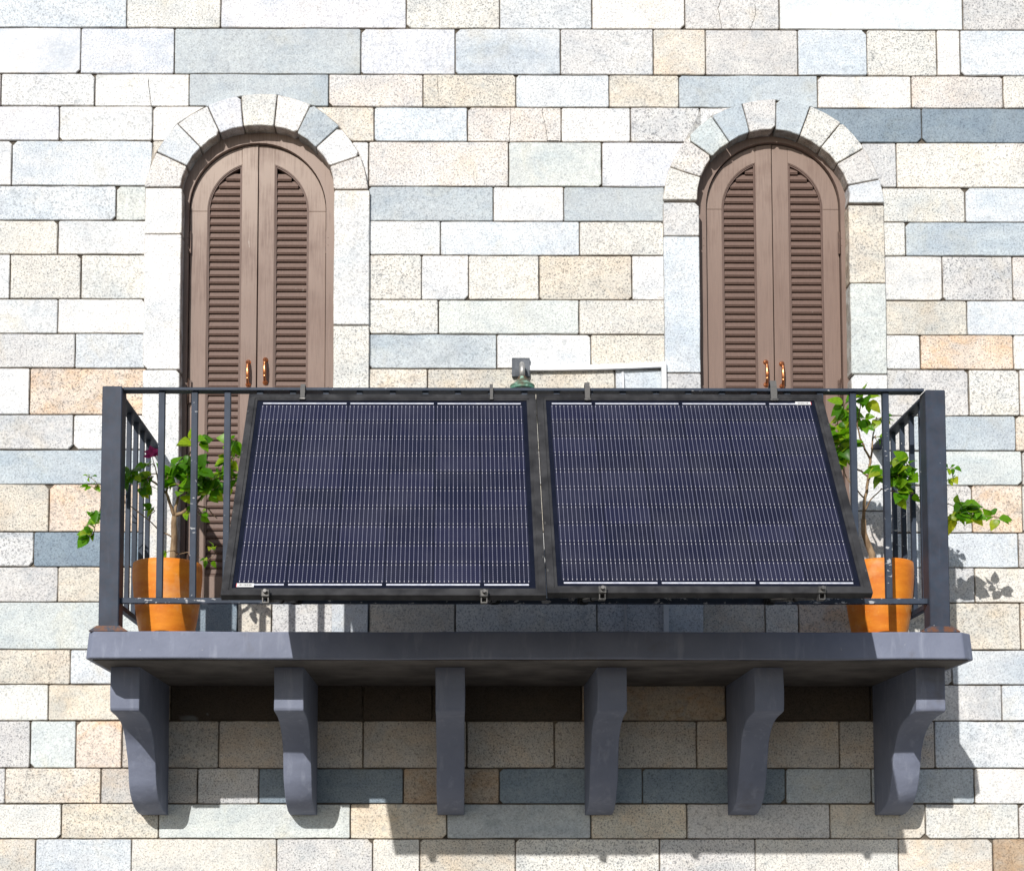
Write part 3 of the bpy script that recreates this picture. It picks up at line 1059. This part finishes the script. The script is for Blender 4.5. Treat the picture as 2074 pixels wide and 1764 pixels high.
# returns to the wall
bm = bmesh.new()
box(bm, -.011, .011, -.011, .011, zb1 - slab_top, rtop - RT - slab_top, .0015)
bme2 = mesh(bm, 'side_baluster')
bme2.materials.append(RAILP)
for x in (pl, pr_):
    bm = bmesh.new()
    box(bm, x - rd, x + rd, RY + PS, -.005, rtop - RT - .004, rtop - .004, .0015)
    o = obj('side_top_rail', bm, RAILP, rail)
    o['chip'] = .3
    bm = bmesh.new()
    box(bm, x - .014, x + .014, RY + PS, -.005, zb0, zb1, .0015)
    o = obj('side_bottom_rail', bm, RAILP, rail)
    o['chip'] = .6
    bm = bmesh.new()
    box(bm, x - .036, x + .036, -.009, -.003, rtop - .05, rtop + .03, .002)
    o = obj('wall_flange', bm, RAILP, rail)
    o['rust'] = .3
    for k in range(5):
        o = link('baluster', bme2)
        o.location = (x, RY + .148 * (k + 1) + .02, slab_top)
        put(o, rail)
        o['chip'] = rnd.uniform(.2, .8)

# ------------------------------------------------------------------ solar panels
def build_panel(width, length):
    """panel lying in local XY: x across, y up the slope, z = outward normal; origin at the middle of the back"""
    W, L, T = width, length, .032
    t = empty('solar_panel')
    fw = .030
    bm = bmesh.new()
    for (x0, x1, y0, y1) in ((-W / 2, W / 2, -L / 2, -L / 2 + fw), (-W / 2, W / 2, L / 2 - fw, L / 2), (-W / 2, -W / 2 + fw, -L / 2 + fw, L / 2 - fw), (W / 2 - fw, W / 2, -L / 2 + fw, L / 2 - fw)):
        box(bm, x0, x1, y0, y1, 0, T, .0018)
    o = obj('frame', bm, PFRAME, t)
    # inner lip, a step below the top of the frame
    bm = bmesh.new()
    lw = .011
    for (x0, x1, y0, y1) in ((-W / 2 + fw, W / 2 - fw, -L / 2 + fw, -L / 2 + fw + lw), (-W / 2 + fw, W / 2 - fw, L / 2 - fw - lw, L / 2 - fw),
                             (-W / 2 + fw, -W / 2 + fw + lw, -L / 2 + fw + lw, L / 2 - fw - lw), (W / 2 - fw - lw, W / 2 - fw, -L / 2 + fw + lw, L / 2 - fw - lw)):
        box(bm, x0, x1, y0, y1, T - .012, T - .0035)
    obj('frame_lip', bm, PFRAME, t)
    bm = bmesh.new()
    box(bm, -W / 2 + fw - .002, W / 2 - fw + .002, -L / 2 + fw - .002, L / 2 - fw + .002, T - .014, T - .007)
    obj('backsheet', bm, BACKSHEET, t)
    # holes and drain slots along the frame
    gw, gl = W - 2 * (fw + lw) - .036, L - 2 * (fw + lw) - .066
    cw, cl = gw / 6, gl / 10
    ch_ = .006
    bm = bmesh.new()
    a, b_ = cw / 2 - .0016, cl / 2 - .0011
    pts = [(-a + ch_, -b_), (a - ch_, -b_), (a, -b_ + ch_), (a, b_ - ch_), (a - ch_, b_), (-a + ch_, b_), (-a, b_ - ch_), (-a, -b_ + ch_)]
    f = bm.faces.new([bm.verts.new((x, y, 0)) for x, y in pts])
    uvl = bm.loops.layers.uv.new('UVMap')
    for lp in f.loops: lp[uvl].uv = (lp.vert.co.x / cw + .5, lp.vert.co.y / cl + .5)
    cm = mesh(bm, 'cell')
    cm.materials.append(CELL)
    for i in range(6):
        for j in range(10):
            o = link('cell', cm)
            o.location = (-gw / 2 + cw * (i + .5), -gl / 2 + cl * (j + .5), T - .0062)
            put(o, t)
    rw = .0085
    def ribbon(c0, c1, y):
        bm = bmesh.new()
        box(bm, -gw / 2 + cw * c0 + cw * .045, -gw / 2 + cw * c1 - cw * .045, y - rw / 2, y + rw / 2, T - .0064, T - .0056)
        obj('ribbon', bm, RIBBON, t)
    yt, yb = gl / 2 + .012, -gl / 2 - .010
    for c0 in (0, 2, 4): ribbon(c0, c0 + 2, yt)
    for c0, c1 in ((0, 1), (1, 3), (3, 5), (5, 6)): ribbon(c0, c1, yb)
    # bar-code label at the corner
    lx, ly = -gw / 2 + .034, yb - .004
    bm = bmesh.new()
    box(bm, lx - .034, lx + .034, ly - .0105, ly + .0105, T - .0056, T - .0050)
    lab = obj('label', bm, PAPER, t)
    bm = bmesh.new()
    x = lx - .024
    while x < lx + .026:
        w = rnd.choice((.0008, .0012, .0018))
        box(bm, x, x + w, ly - .0055, ly + .006, T - .0051, T - .0047)
        x += w + rnd.choice((.0009, .0014, .002))
    obj('bar_code', bm, INK, lab)
    bm = bmesh.new()
    box(bm, lx - .0365, lx - .034, ly - .0105, ly + .0105, T - .0056, T - .0050)
    obj('label_edge', bm, RED, lab)
    # earthing holes down the two long sides of the frame
    for sx in (-1, 1):
        for fy in (-.33, -.12, .18, .40):
            bm = bmesh.new()
            box(bm, sx * (W / 2 - .006) - .0035, sx * (W / 2 - .006) + .0035, L * fy - .008, L * fy + .008, T - .0005, T + .0006)
            obj('slot', bm, STEEL, t)
    return t

def children_of(o): return [c for c in bpy.data.objects if c.parent == o]
def copy_tree(o, parent=None):
    c = o.copy()
    COL.objects.link(c)
    if parent is not None: c.parent = parent
    for ch in children_of(o): copy_tree(ch, c)
    return c

PTOP = RY - .030
OUTW = .76          # how far the foot of the panels is swung out from the railing
def panel_frame(xa, xb, ytop, ybot):
    """corners of a panel: top edge along the rail, foot swung out by OUTW"""
    A, B = at(xa, ytop, PTOP), at(xb, ytop, PTOP)
    zt = (A.z + B.z) / 2
    xm = (xa + xb) / 2
    zb = at(xm, ybot, PTOP - OUTW).z
    A.z = B.z = zt
    return A, B, Vector((A.x, PTOP - OUTW, zb)), Vector((B.x, PTOP - OUTW, zb))
p1 = panel_frame(505, 1084.2, 797, 1206)
p2 = panel_frame(1086, 1665, 799, 1199)
panels = []
info = []
for A, B, C, E in (p1, p2):
    tm, bm_ = (A + B) / 2, (C + E) / 2
    ux = ((B - A) + (E - C)).normalized()
    uy = (tm - bm_)
    L = uy.length
    uy = (uy - ux * uy.dot(ux)).normalized()
    uz = ux.cross(uy)
    info.append(((tm + bm_) / 2, ux, uy, uz, (B - A).length, L))
Wm = (info[0][4] + info[1][4]) / 2
Lm = (info[0][5] + info[1][5]) / 2
print('panel', Wm, Lm, [tuple(round(v, 3) for v in i[0]) for i in info], [tuple(round(v, 3) for v in i[3]) for i in info], 'railtop', rtop, 'slab', slab_top, slab_bot)
pan = build_panel(Wm, Lm)
pan2 = copy_tree(pan)
for o, i, flip in ((pan, info[0], 1), (pan2, info[1], -1)):
    c, ux, uy, uz = i[:4]
    M = Matrix((ux * flip, uy * flip, uz)).transposed().to_4x4()
    # origin on the back face
    o.matrix_world = Matrix.Translation(c - uz * .032) @ M
    o.matrix_basis = Matrix.Translation(c - uz * .032) @ M
tag(pan, 'black solar panel with its bar code label in the lower corner, hung on the railing', 'solar panel', 'solar panels on the railing')
tag(pan2, 'black solar panel with its bar code label in the upper corner, hung on the railing', 'solar panel', 'solar panels on the railing')

# straps over the top rail
def strap(px, w, h, label):
    p = at(px, 793, RY)
    t = empty('strap', (p.x, RY, rtop), label, 'strap', 'straps holding the panels to the rail')
    A = p1 if px < 1093 else p2
    zp = A[0].z
    bm = bmesh.new()
    path = [(RY + rd + .003, rtop - .045), (RY + rd + .004, rtop - .005), (RY + rd * .6, rtop + .006), (RY, rtop + .008 + h * .4), (RY - rd, rtop + .007 + h), (RY - rd - .012, rtop - .006 + h * .3), (RY - rd - .018, zp - .004), (RY - rd - .022, zp - .030)]
    th = .0022
    for k in range(len(path) - 1):
        (y0, z0), (y1, z1) = path[k], path[k + 1]
        d = Vector((y1 - y0, z1 - z0)).normalized()
        nx, nz = -d.y * th, d.x * th
        x0, x1 = p.x - w / 2 - (k % 2) * .0006, p.x + w / 2 + (k % 2) * .0006
        vs = [bm.verts.new(v) for v in ((x0, y0 - nx, z0 - nz), (x1, y0 - nx, z0 - nz), (x1, y1 - nx, z1 - nz), (x0, y1 - nx, z1 - nz), (x0, y0 + nx, z0 + nz), (x1, y0 + nx, z0 + nz), (x1, y1 + nx, z1 + nz), (x0, y1 + nx, z1 + nz))]
        for f in ((0, 1, 2, 3), (7, 6, 5, 4), (0, 4, 5, 1), (1, 5, 6, 2), (2, 6, 7, 3), (3, 7, 4, 0)): bm.faces.new([vs[i] for i in f])
    bmesh.ops.recalc_face_normals(bm, faces=bm.faces)
    obj('band', bm, WEB, t)
    bm = bmesh.new()
    box(bm, p.x - w * .7, p.x + w * .7, RY - rd - .030, RY - rd - .014, zp - .036, zp - .026, .002)
    obj('clip', bm, STEEL, t)
strap(615, .020, .006, 'grey strap over the rail in front of the weathered door')
strap(995, .013, .008, 'short dark strap over the rail beside the green wall lamp')
strap(1188, .022, .016, 'grey ribbed strap over the rail below the white trunking')
strap(1563, .028, .026, 'tall grey woven strap over the rail in front of the copper handles')

# struts from the bottom rail to the foot of the panels
def strut(px, py, rx, label, which):
    A, B, C, E = which
    foot = (C + E) / 2
    Yb = foot.y
    a = at(px, py, Yb + .03)
    low = C.z + (E.z - C.z) * ((a.x - C.x) / (E.x - C.x))
    a = Vector((a.x, Yb + .035, low - .018))
    r = at(rx, 1216, RY - .02)
    r = Vector((r.x, RY - .022, (zb0 + zb1) / 2))
    t = empty('support_strut', r, label, 'strut', 'struts under the panels')
    bm = bmesh.new()
    d = (a - r)
    tube(bm, [r, r + d * .55], .0085, 10)
    tube(bm, [r + d * .5, a], .0065, 10)
    obj('telescopic_tube', bm, STEEL, t)
    bm = bmesh.new()
    m = r + d * .53
    tube(bm, [m - d.normalized() * .014, m + d.normalized() * .014], .0125, 10)
    obj('collar', bm, BLACKP, t)
    bm = bmesh.new()
    box(bm, r.x - .028, r.x + .020, RY - .026, RY - .0145, zb0 - .006, zb1 + .008, .002)
    box(bm, r.x - .020, r.x + .014, RY - .04, RY - .026, zb0 - .010, zb0 + .012, .003)
    obj('rail_clamp', bm, BLACKP, t)
    bm = bmesh.new()
    # hollow square clip gripping the frame
    for (x0, x1, z0, z1) in ((-.013, -.009, -.013, .013), (.009, .013, -.013, .013), (-.009, .009, .009, .013), (-.009, .009, -.013, -.009)):
        box(bm, a.x + x0, a.x + x1, a.y - .045, a.y - .005, a.z + z0, a.z + z1)
    box(bm, a.x - .017, a.x + .017, a.y - .052, a.y - .0405, a.z + .010, a.z + .040, .003)
    tube(bm, [(a.x, a.y - .050, a.z + .028), (a.x, a.y - .066, a.z + .032)], .0075, 8)
    obj('frame_clip', bm, STEEL, t)
strut(540, 1214, 602, 'steel strut under the panel with the low label, towards the flowering plant', p1)
strut(980, 1209, 1003, 'short looking steel strut under the panel whose label is low, close to the gap', p1)
strut(1218, 1205, 1182, 'steel strut with dark rail clamp under the second panel, close to the gap', p2)
strut(1660, 1199, 1560, 'long steel strut reaching under the panel towards the plain orange pot', p2)

# ------------------------------------------------------------------ wall lamp, trunking, cable
pc = at(1055, 743.5, -.01)
lamp = empty('wall_lamp', (pc.x, 0, pc.z), 'verdigris bell-shaped lamp on a dark square wall plate', 'wall lamp')
bm = bmesh.new()
p0, p_1 = at(1037, 762.5, -.022), at(1073, 724.5, -.022)
box(bm, p0.x, p_1.x, -.022, 0, p0.z, p_1.z, .002)
obj('back_plate', bm, SLATE, lamp)
bm = bmesh.new()
bx = at(1056.5, 742, -.03).x
za = at(1056.5, 741, -.06).z
zs = at(1056.5, 764, -.10).z
tube(bm, [(bx, -.018, za + .006), (bx, -.045, za + .008), (bx, -.075, za + .004), (bx, -.093, za - .012), (bx, -.10, za - .032), (bx, -.10, zs)], .0135, 12)
obj('arm', bm, ZINC, lamp)
bm = bmesh.new()
lathe(bm, [(.018, .004), (.022, .0), (.022, -.004), (.025, -.010), (.031, -.020), (.038, -.029), (.048, -.037), (.060, -.043), (.0635, -.045), (.064, -.048), (.061, -.051), (.062, -.056), (.064, -.064), (.061, -.068), (.055, -.06), (.03, -.035), (.012, -.01)], (bx, -.10, zs), 40)
obj('shade', bm, VERD, lamp)
bm = bmesh.new()
lathe(bm, [(.036, -.05), (.046, -.07), (.05, -.10), (.043, -.135), (.026, -.16), (0, -.168)], (bx, -.10, zs), 28)
obj('globe', bm, GLASS, lamp)

tr0, tr1 = at(1073, 747, -.01), at(1341, 740, -.01)
trk = empty('cable_trunking', (tr1.x, 0, slab_top), 'white plastic cable trunking running along the wall from the lamp plate', 'trunking')
hw_ = .0125
bm = bmesh.new()
N = 8
def ztr(f): return tr0.z + (tr1.z - tr0.z) * f - .004 * math.sin(math.pi * f)
for k in range(N):
    f0, f1 = k / N, (k + 1) / N
    xa, xb = tr0.x + (tr1.x + hw_ * .2 - tr0.x) * f0, tr0.x + (tr1.x + hw_ * .2 - tr0.x) * f1
    vs = [bm.verts.new(v) for v in ((xa, -.026, ztr(f0) - hw_), (xb, -.026, ztr(f1) - hw_), (xb, -.026, ztr(f1) + hw_), (xa, -.026, ztr(f0) + hw_),
                                    (xa, -.005, ztr(f0) - hw_), (xb, -.005, ztr(f1) - hw_), (xb, -.005, ztr(f1) + hw_), (xa, -.005, ztr(f0) + hw_))]
    for f in ((0, 1, 2, 3), (0, 4, 5, 1), (3, 2, 6, 7)) + (((0, 3, 7, 4),) if k == 0 else ()) + (((1, 5, 6, 2),) if k == N - 1 else ()):
        bm.faces.new([vs[i] for i in f])
bmesh.ops.remove_doubles(bm, verts=bm.verts[:], dist=1e-5)
bmesh.ops.recalc_face_normals(bm, faces=bm.faces)
obj('level_run', bm, WHITEPVC, trk)
bm = bmesh.new()
box(bm, tr1.x - hw_ * .6, tr1.x + hw_ * 1.4, -.048, -.026, slab_top, tr1.z + hw_ * .7, .0015)
obj('upright_run', bm, WHITEPVC, trk)
cb = at(1261, 752, -.01)
bm = bmesh.new()
tube(bm, [(cb.x, -.012, cb.z - .006), (cb.x + .003, -.012, cb.z - .05), (cb.x + .004, -.012, cb.z - .3), (cb.x + .006, -.012, slab_top)], .0062, 8)
o = obj('cable', bm, WHITEPVC)
tag(o, 'short cream cable dropping from the trunking behind the rail', 'cable')

# ------------------------------------------------------------------ potted plants
def pot(px, wpx, label, Y=-.60):
    c = at(px, 1130, Y)
    hgt = at(px, 1131, Y - .15).z - slab_top
    r = wpx / 2 * (D + Y) / FOC
    t = empty('plant_pot', (c.x, Y, slab_top), label, 'pot', 'terracotta pots on the balcony')
    bm = bmesh.new()
    pr = [(0, .002), (r * .70, .002), (r * .735, .008), (r * .80, hgt * .15), (r * .885, hgt * .35), (r * .955, hgt * .58), (r * .995, hgt * .80), (r, hgt * .93), (r * .985, hgt), (r * .95, hgt + .004), (r * .915, hgt), (r * .91, hgt * .88), (0, hgt * .86)]
    lathe(bm, [(a, z) for a, z in pr], (c.x, Y, slab_top), 56)
    obj('body', bm, TERRA, t)
    bm = bmesh.new()
    lathe(bm, [(r * .9, hgt * .875), (r * .6, hgt * .90), (0, hgt * .915)], (c.x, Y, slab_top), 24)
    obj('soil', bm, SOIL, t)
    return c.x, Y, slab_top + hgt * .9

def leaf_mesh(k):
    """ovate pointed leaf, folded along the midrib and drooping at the tip; base at the origin, tip towards +Y"""
    rr = random.Random(k)
    prof = [(0, .0), (.06, .17), (.2, .36), (.38, .43), (.58, .37), (.78, .22), (.92, .08), (1.0, 0)]
    fold = rr.uniform(.15, .45)
    droop = rr.uniform(.12, .45)
    side = rr.uniform(-.10, .10)
    bm = bmesh.new()
    L, M_, Rr_ = [], [], []
    for y, w in prof:
        z = -droop * y * y
        x = side * y * y
        wav = rr.uniform(-.03, .03)
        M_.append(bm.verts.new((x, y, z)))
        if w > 0:
            L.append(bm.verts.new((x - w, y - w * .08, z + w * fold + wav)))
            Rr_.append(bm.verts.new((x + w * rr.uniform(.9, 1.05), y - w * .08, z + w * fold - wav)))
        else:
            L.append(None)
            Rr_.append(None)
    for i in range(len(prof) - 1):
        for S_, flip in ((L, 0), (Rr_, 1)):
            vs = [M_[i], M_[i + 1], S_[i + 1], S_[i]]
            vs = [v for v in vs if v is not None]
            if flip: vs = vs[::-1]
            f = bm.faces.new(vs)
            f.smooth = True
    me = mesh(bm, 'leaf')
    me.materials.append(LEAF)
    return me
LEAVES = [leaf_mesh(k) for k in range(6)]

def plant(name, label, base, trunk, branches, clusters, flowers=()):
    t = empty(name, base, label, 'plant')
    P = lambda p: at(p[0], p[1], p[2])
    bm = bmesh.new()
    pts = [Vector(base) - Vector((0, 0, .03))] + [P(p) for p in trunk]
    rad = [.016] + [.0165 - .006 * k / len(trunk) for k in range(len(trunk))]
    tube(bm, pts, rad, 9)
    obj('trunk', bm, BARK, t)
    bm = bmesh.new()
    nodes = []
    for br, r0, r1 in branches:
        q_ = [P(p) for p in br]
        # smooth, slightly crooked
        fine = []
        for a, b in zip(q_, q_[1:]):
            for k in range(3):
                f = k / 3
                fine.append(a.lerp(b, f) + Vector((rnd.uniform(-1, 1), rnd.uniform(-1, 1), rnd.uniform(-1, 1))) * .003)
        fine.append(q_[-1])
        m = len(fine)
        tube(bm, fine, [r0 + (r1 - r0) * k / (m - 1) for k in range(m)], 6)
        nodes += fine
    for (px, py, rx, ry, n, Y, sz) in clusters:
        n = int(n * 1.25 + .5)
        c = P((px, py, Y))
        sx, sz_ = rx * (D + Y) / FOC, ry * (D + Y) / FOC
        nd = min(nodes, key=lambda v: (v - c).length + (.06 if v.z > c.z + .03 else 0))
        if (nd - c).length > .02:
            mid = nd.lerp(c, .5) + Vector((rnd.uniform(-.01, .01), rnd.uniform(-.01, .01), .012))
            tube(bm, [nd, mid, c], [.0032, .0026, .0018], 5)
        # short shoots fan out from the cluster centre and carry the leaves
        ns = max(2, n // 5)
        tips = []
        for s in range(ns):
            a = rnd.uniform(0, 2 * math.pi)
            e = c + Vector((math.cos(a) * sx * rnd.uniform(.5, .95), rnd.uniform(-.05, .05), math.sin(a) * sz_ * rnd.uniform(.5, .95)))
            mid = c.lerp(e, .5) + Vector((0, 0, .006))
            tube(bm, [c, mid, e], [.0018, .0015, .0009], 4)
            tips.append((mid, e))
        for k in range(n):
            m, e = tips[k % ns]
            f = rnd.uniform(.0, 1.05)
            p = (c.lerp(m, f * 2) if f < .5 else m.lerp(e, f * 2 - 1))
            out = (p - c)
            dirv = Vector((out.x * 3 / max(sx, .01) + rnd.gauss(0, .6), rnd.gauss(-.45, .45), rnd.gauss(-.35, .55))).normalized()
            pet = p + dirv * rnd.uniform(.006, .014) + Vector((0, 0, .003))
            tube(bm, [p, pet], .0008, 3, cap=False)
            up = Vector((rnd.gauss(-.3, .4), rnd.gauss(-.8, .4), rnd.gauss(.7, .35)))
            xa = dirv.cross(up)
            if xa.length < .05: xa = Vector((1, 0, 0))
            xa.normalize()
            za = xa.cross(dirv).normalized()
            o = link('leaf', rnd.choice(LEAVES))
            s_ = 1.12 * sz * rnd.choice((.55, .75, .9, 1, 1.05, 1.15, 1.3))
            M = Matrix((xa, dirv, za)).transposed().to_4x4()
            o.matrix_basis = Matrix.Translation(pet) @ M @ Matrix.Diagonal((s_, s_, s_, 1))
            put(o, t)
    obj('branches', bm, BARK, t)
    for (px, py, Y, s_) in flowers:
        c = P((px, py, Y))
        nd = min(nodes, key=lambda v: (v - c).length)
        for k in range(3):
            a = k * 2.1 + rnd.uniform(-.4, .4)
            dirv = Vector((math.cos(a) * .7, -.4, .55 + math.sin(a) * .6)).normalized()
            up = Vector((rnd.uniform(-.3, .3), -1, .2))
            xa = dirv.cross(up).normalized()
            za = xa.cross(dirv)
            me = LEAVES[k].copy()
            me.materials.clear()
            me.materials.append(PETAL)
            o = link('bract', me)
            o.matrix_basis = Matrix.Translation(c) @ Matrix((xa, dirv, za)).transposed().to_4x4() @ Matrix.Diagonal((s_, s_, s_, 1))
            put(o, t)
    return t

bx_, by_, bz_ = pot(340, 141, 'orange terracotta pot holding the bushy plant with magenta flowers')
plant('potted_shrub', 'bushy green plant with crooked trunk and magenta flowers in its pot', (bx_ + .02, by_, bz_),
      [(351, 1120, -.60), (353, 1090, -.60), (352, 1060, -.61), (353, 1046, -.61)],
      [([(353, 1046, -.61), (345, 1020, -.62), (337, 1000, -.64), (322, 985, -.66), (300, 968, -.68), (272, 962, -.70)], .0085, .003),
       ([(353, 1046, -.61), (372, 1037, -.60), (395, 1022, -.58), (412, 1004, -.56), (435, 982, -.55), (462, 952, -.54), (470, 900, -.54)], .010, .0028),
       ([(353, 1046, -.61), (358, 1018, -.60), (364, 990, -.58), (372, 955, -.57), (385, 920, -.56), (392, 900, -.56)], .008, .0025),
       ([(337, 1000, -.64), (340, 970, -.62), (345, 950, -.62), (350, 935, -.6)], .005, .002),
       ([(395, 1022, -.58), (420, 1030, -.55), (440, 1050, -.52)], .005, .002),
       ([(412, 1004, -.56), (400, 965, -.58), (398, 940, -.58)], .005, .002),
       ([(352, 1090, -.60), (325, 1075, -.62), (290, 1045, -.62), (258, 1020, -.60)], .004, .0022),
       ([(322, 985, -.66), (316, 955, -.66), (309, 925, -.66)], .004, .0016),
       ([(258, 1020, -.60), (225, 1010, -.60), (203, 1030, -.60), (190, 1075, -.60), (186, 1090, -.60)], .0028, .0014),
       ([(258, 1020, -.60), (225, 985, -.60), (205, 990, -.60), (190, 970, -.60), (172, 962, -.60)], .0024, .001),
       ([(353, 1125, -.60), (380, 1118, -.62), (420, 1136, -.64), (436, 1122, -.64)], .002, .0012)],
      [(268, 966, 26, 24, 15, -.74, .054), (290, 985, 14, 22, 8, -.68, .05), (312, 965, 18, 26, 10, -.68, .045),
       (345, 958, 24, 22, 16, -.66, .056), (366, 985, 26, 26, 16, -.68, .062), (392, 955, 24, 24, 16, -.66, .060), (358, 940, 26, 14, 10, -.64, .05),
       (418, 965, 20, 24, 13, -.62, .060), (428, 998, 22, 30, 14, -.60, .05), (446, 965, 14, 24, 9, -.58, .05), (470, 940, 12, 22, 9, -.56, .055),
       (468, 975, 12, 22, 9, -.56, .062), (392, 900, 22, 16, 7, -.58, .052), (478, 892, 14, 14, 6, -.56, .060), (474, 930, 10, 10, 3, -.56, .04),
       (300, 945, 12, 10, 4, -.66, .035), (314, 1035, 14, 14, 5, -.64, .034), (405, 1040, 12, 12, 5, -.6, .032), (380, 1040, 10, 8, 3, -.6, .03),
       (336, 1118, 5, 5, 2, -.70, .036), (424, 1138, 5, 5, 3, -.64, .030), (438, 1120, 5, 7, 2, -.64, .038),
       (188, 1048, 14, 14, 6, -.60, .052), (190, 1085, 14, 18, 7, -.60, .055), (178, 1062, 8, 12, 4, -.6, .04), (192, 990, 12, 14, 5, -.60, .040), (180, 968, 8, 5, 3, -.60, .026)],
      [(309, 918, -.66, .038), (303, 925, -.67, .030), (316, 922, -.66, .030)])

bx2, by2, bz2 = pot(1779, 140, 'orange terracotta pot half shaded by the panel, holding the tall thin plant')
plant('potted_climber', 'tall thin leafy plant with a bare forked stem in the shaded pot', (bx2 - .03, by2, bz2),
      [(1766, 1122, -.60), (1757, 1100, -.60), (1750, 1080, -.60), (1749, 1052, -.60)],
      [([(1749, 1052, -.60), (1751, 1020, -.60), (1756, 985, -.60), (1761, 950, -.60), (1763, 930, -.60)], .0085, .006),
       ([(1763, 930, -.60), (1752, 910, -.60), (1742, 888, -.60), (1735, 860, -.62), (1742, 825, -.62), (1745, 808, -.62)], .006, .002),
       ([(1763, 930, -.60), (1767, 900, -.60), (1770, 870, -.60), (1774, 850, -.60)], .005, .002),
       ([(1758, 965, -.60), (1738, 950, -.58), (1720, 940, -.56), (1705, 915, -.54), (1697, 880, -.54), (1695, 850, -.54)], .005, .002),
       ([(1752, 1010, -.60), (1730, 985, -.56), (1712, 965, -.55), (1700, 930, -.55)], .004, .002),
       ([(1757, 975, -.60), (1768, 957, -.64), (1785, 957, -.68), (1810, 965, -.72), (1840, 972, -.74)], .005, .002),
       ([(1750, 1036, -.60), (1764, 1012, -.64), (1785, 990, -.68), (1815, 985, -.72)], .0045, .0018),
       ([(1785, 990, -.68), (1840, 1000, -.60), (1890, 1015, -.50), (1925, 1022, -.46), (1965, 1038, -.45), (2000, 1045, -.45), (2028, 1048, -.45)], .003, .0012),
       ([(1840, 972, -.74), (1885, 955, -.55), (1915, 948, -.50), (1928, 955, -.5)], .002, .001)],
      [(1747, 808, 18, 18, 10, -.66, .062), (1708, 838, 22, 20, 14, -.60, .058), (1692, 862, 12, 16, 8, -.60, .055), (1708, 880, 18, 16, 11, -.60, .050), (1700, 905, 18, 16, 12, -.6, .055),
       (1716, 905, 10, 14, 6, -.6, .05), (1697, 930, 10, 14, 7, -.58, .05), (1741, 850, 9, 10, 4, -.62, .045), (1777, 848, 13, 12, 8, -.62, .045), (1752, 865, 10, 6, 4, -.62, .03), (1773, 888, 8, 8, 4, -.62, .036),
       (1792, 955, 18, 18, 12, -.74, .055), (1815, 960, 18, 18, 12, -.76, .058), (1838, 945, 16, 16, 8, -.78, .066), (1845, 970, 18, 20, 13, -.76, .055), (1820, 995, 16, 24, 13, -.74, .050), (1850, 1000, 12, 20, 8, -.72, .045),
       (1758, 955, 8, 5, 3, -.64, .028),
       (1922, 950, 10, 10, 7, -.50, .034), (1930, 968, 6, 10, 4, -.50, .034),
       (1930, 1040, 14, 18, 8, -.46, .058), (1945, 1030, 14, 14, 6, -.46, .062), (1962, 1048, 16, 14, 8, -.46, .055), (1985, 1045, 12, 14, 6, -.45, .042), (2018, 1050, 12, 10, 6, -.45, .048)])
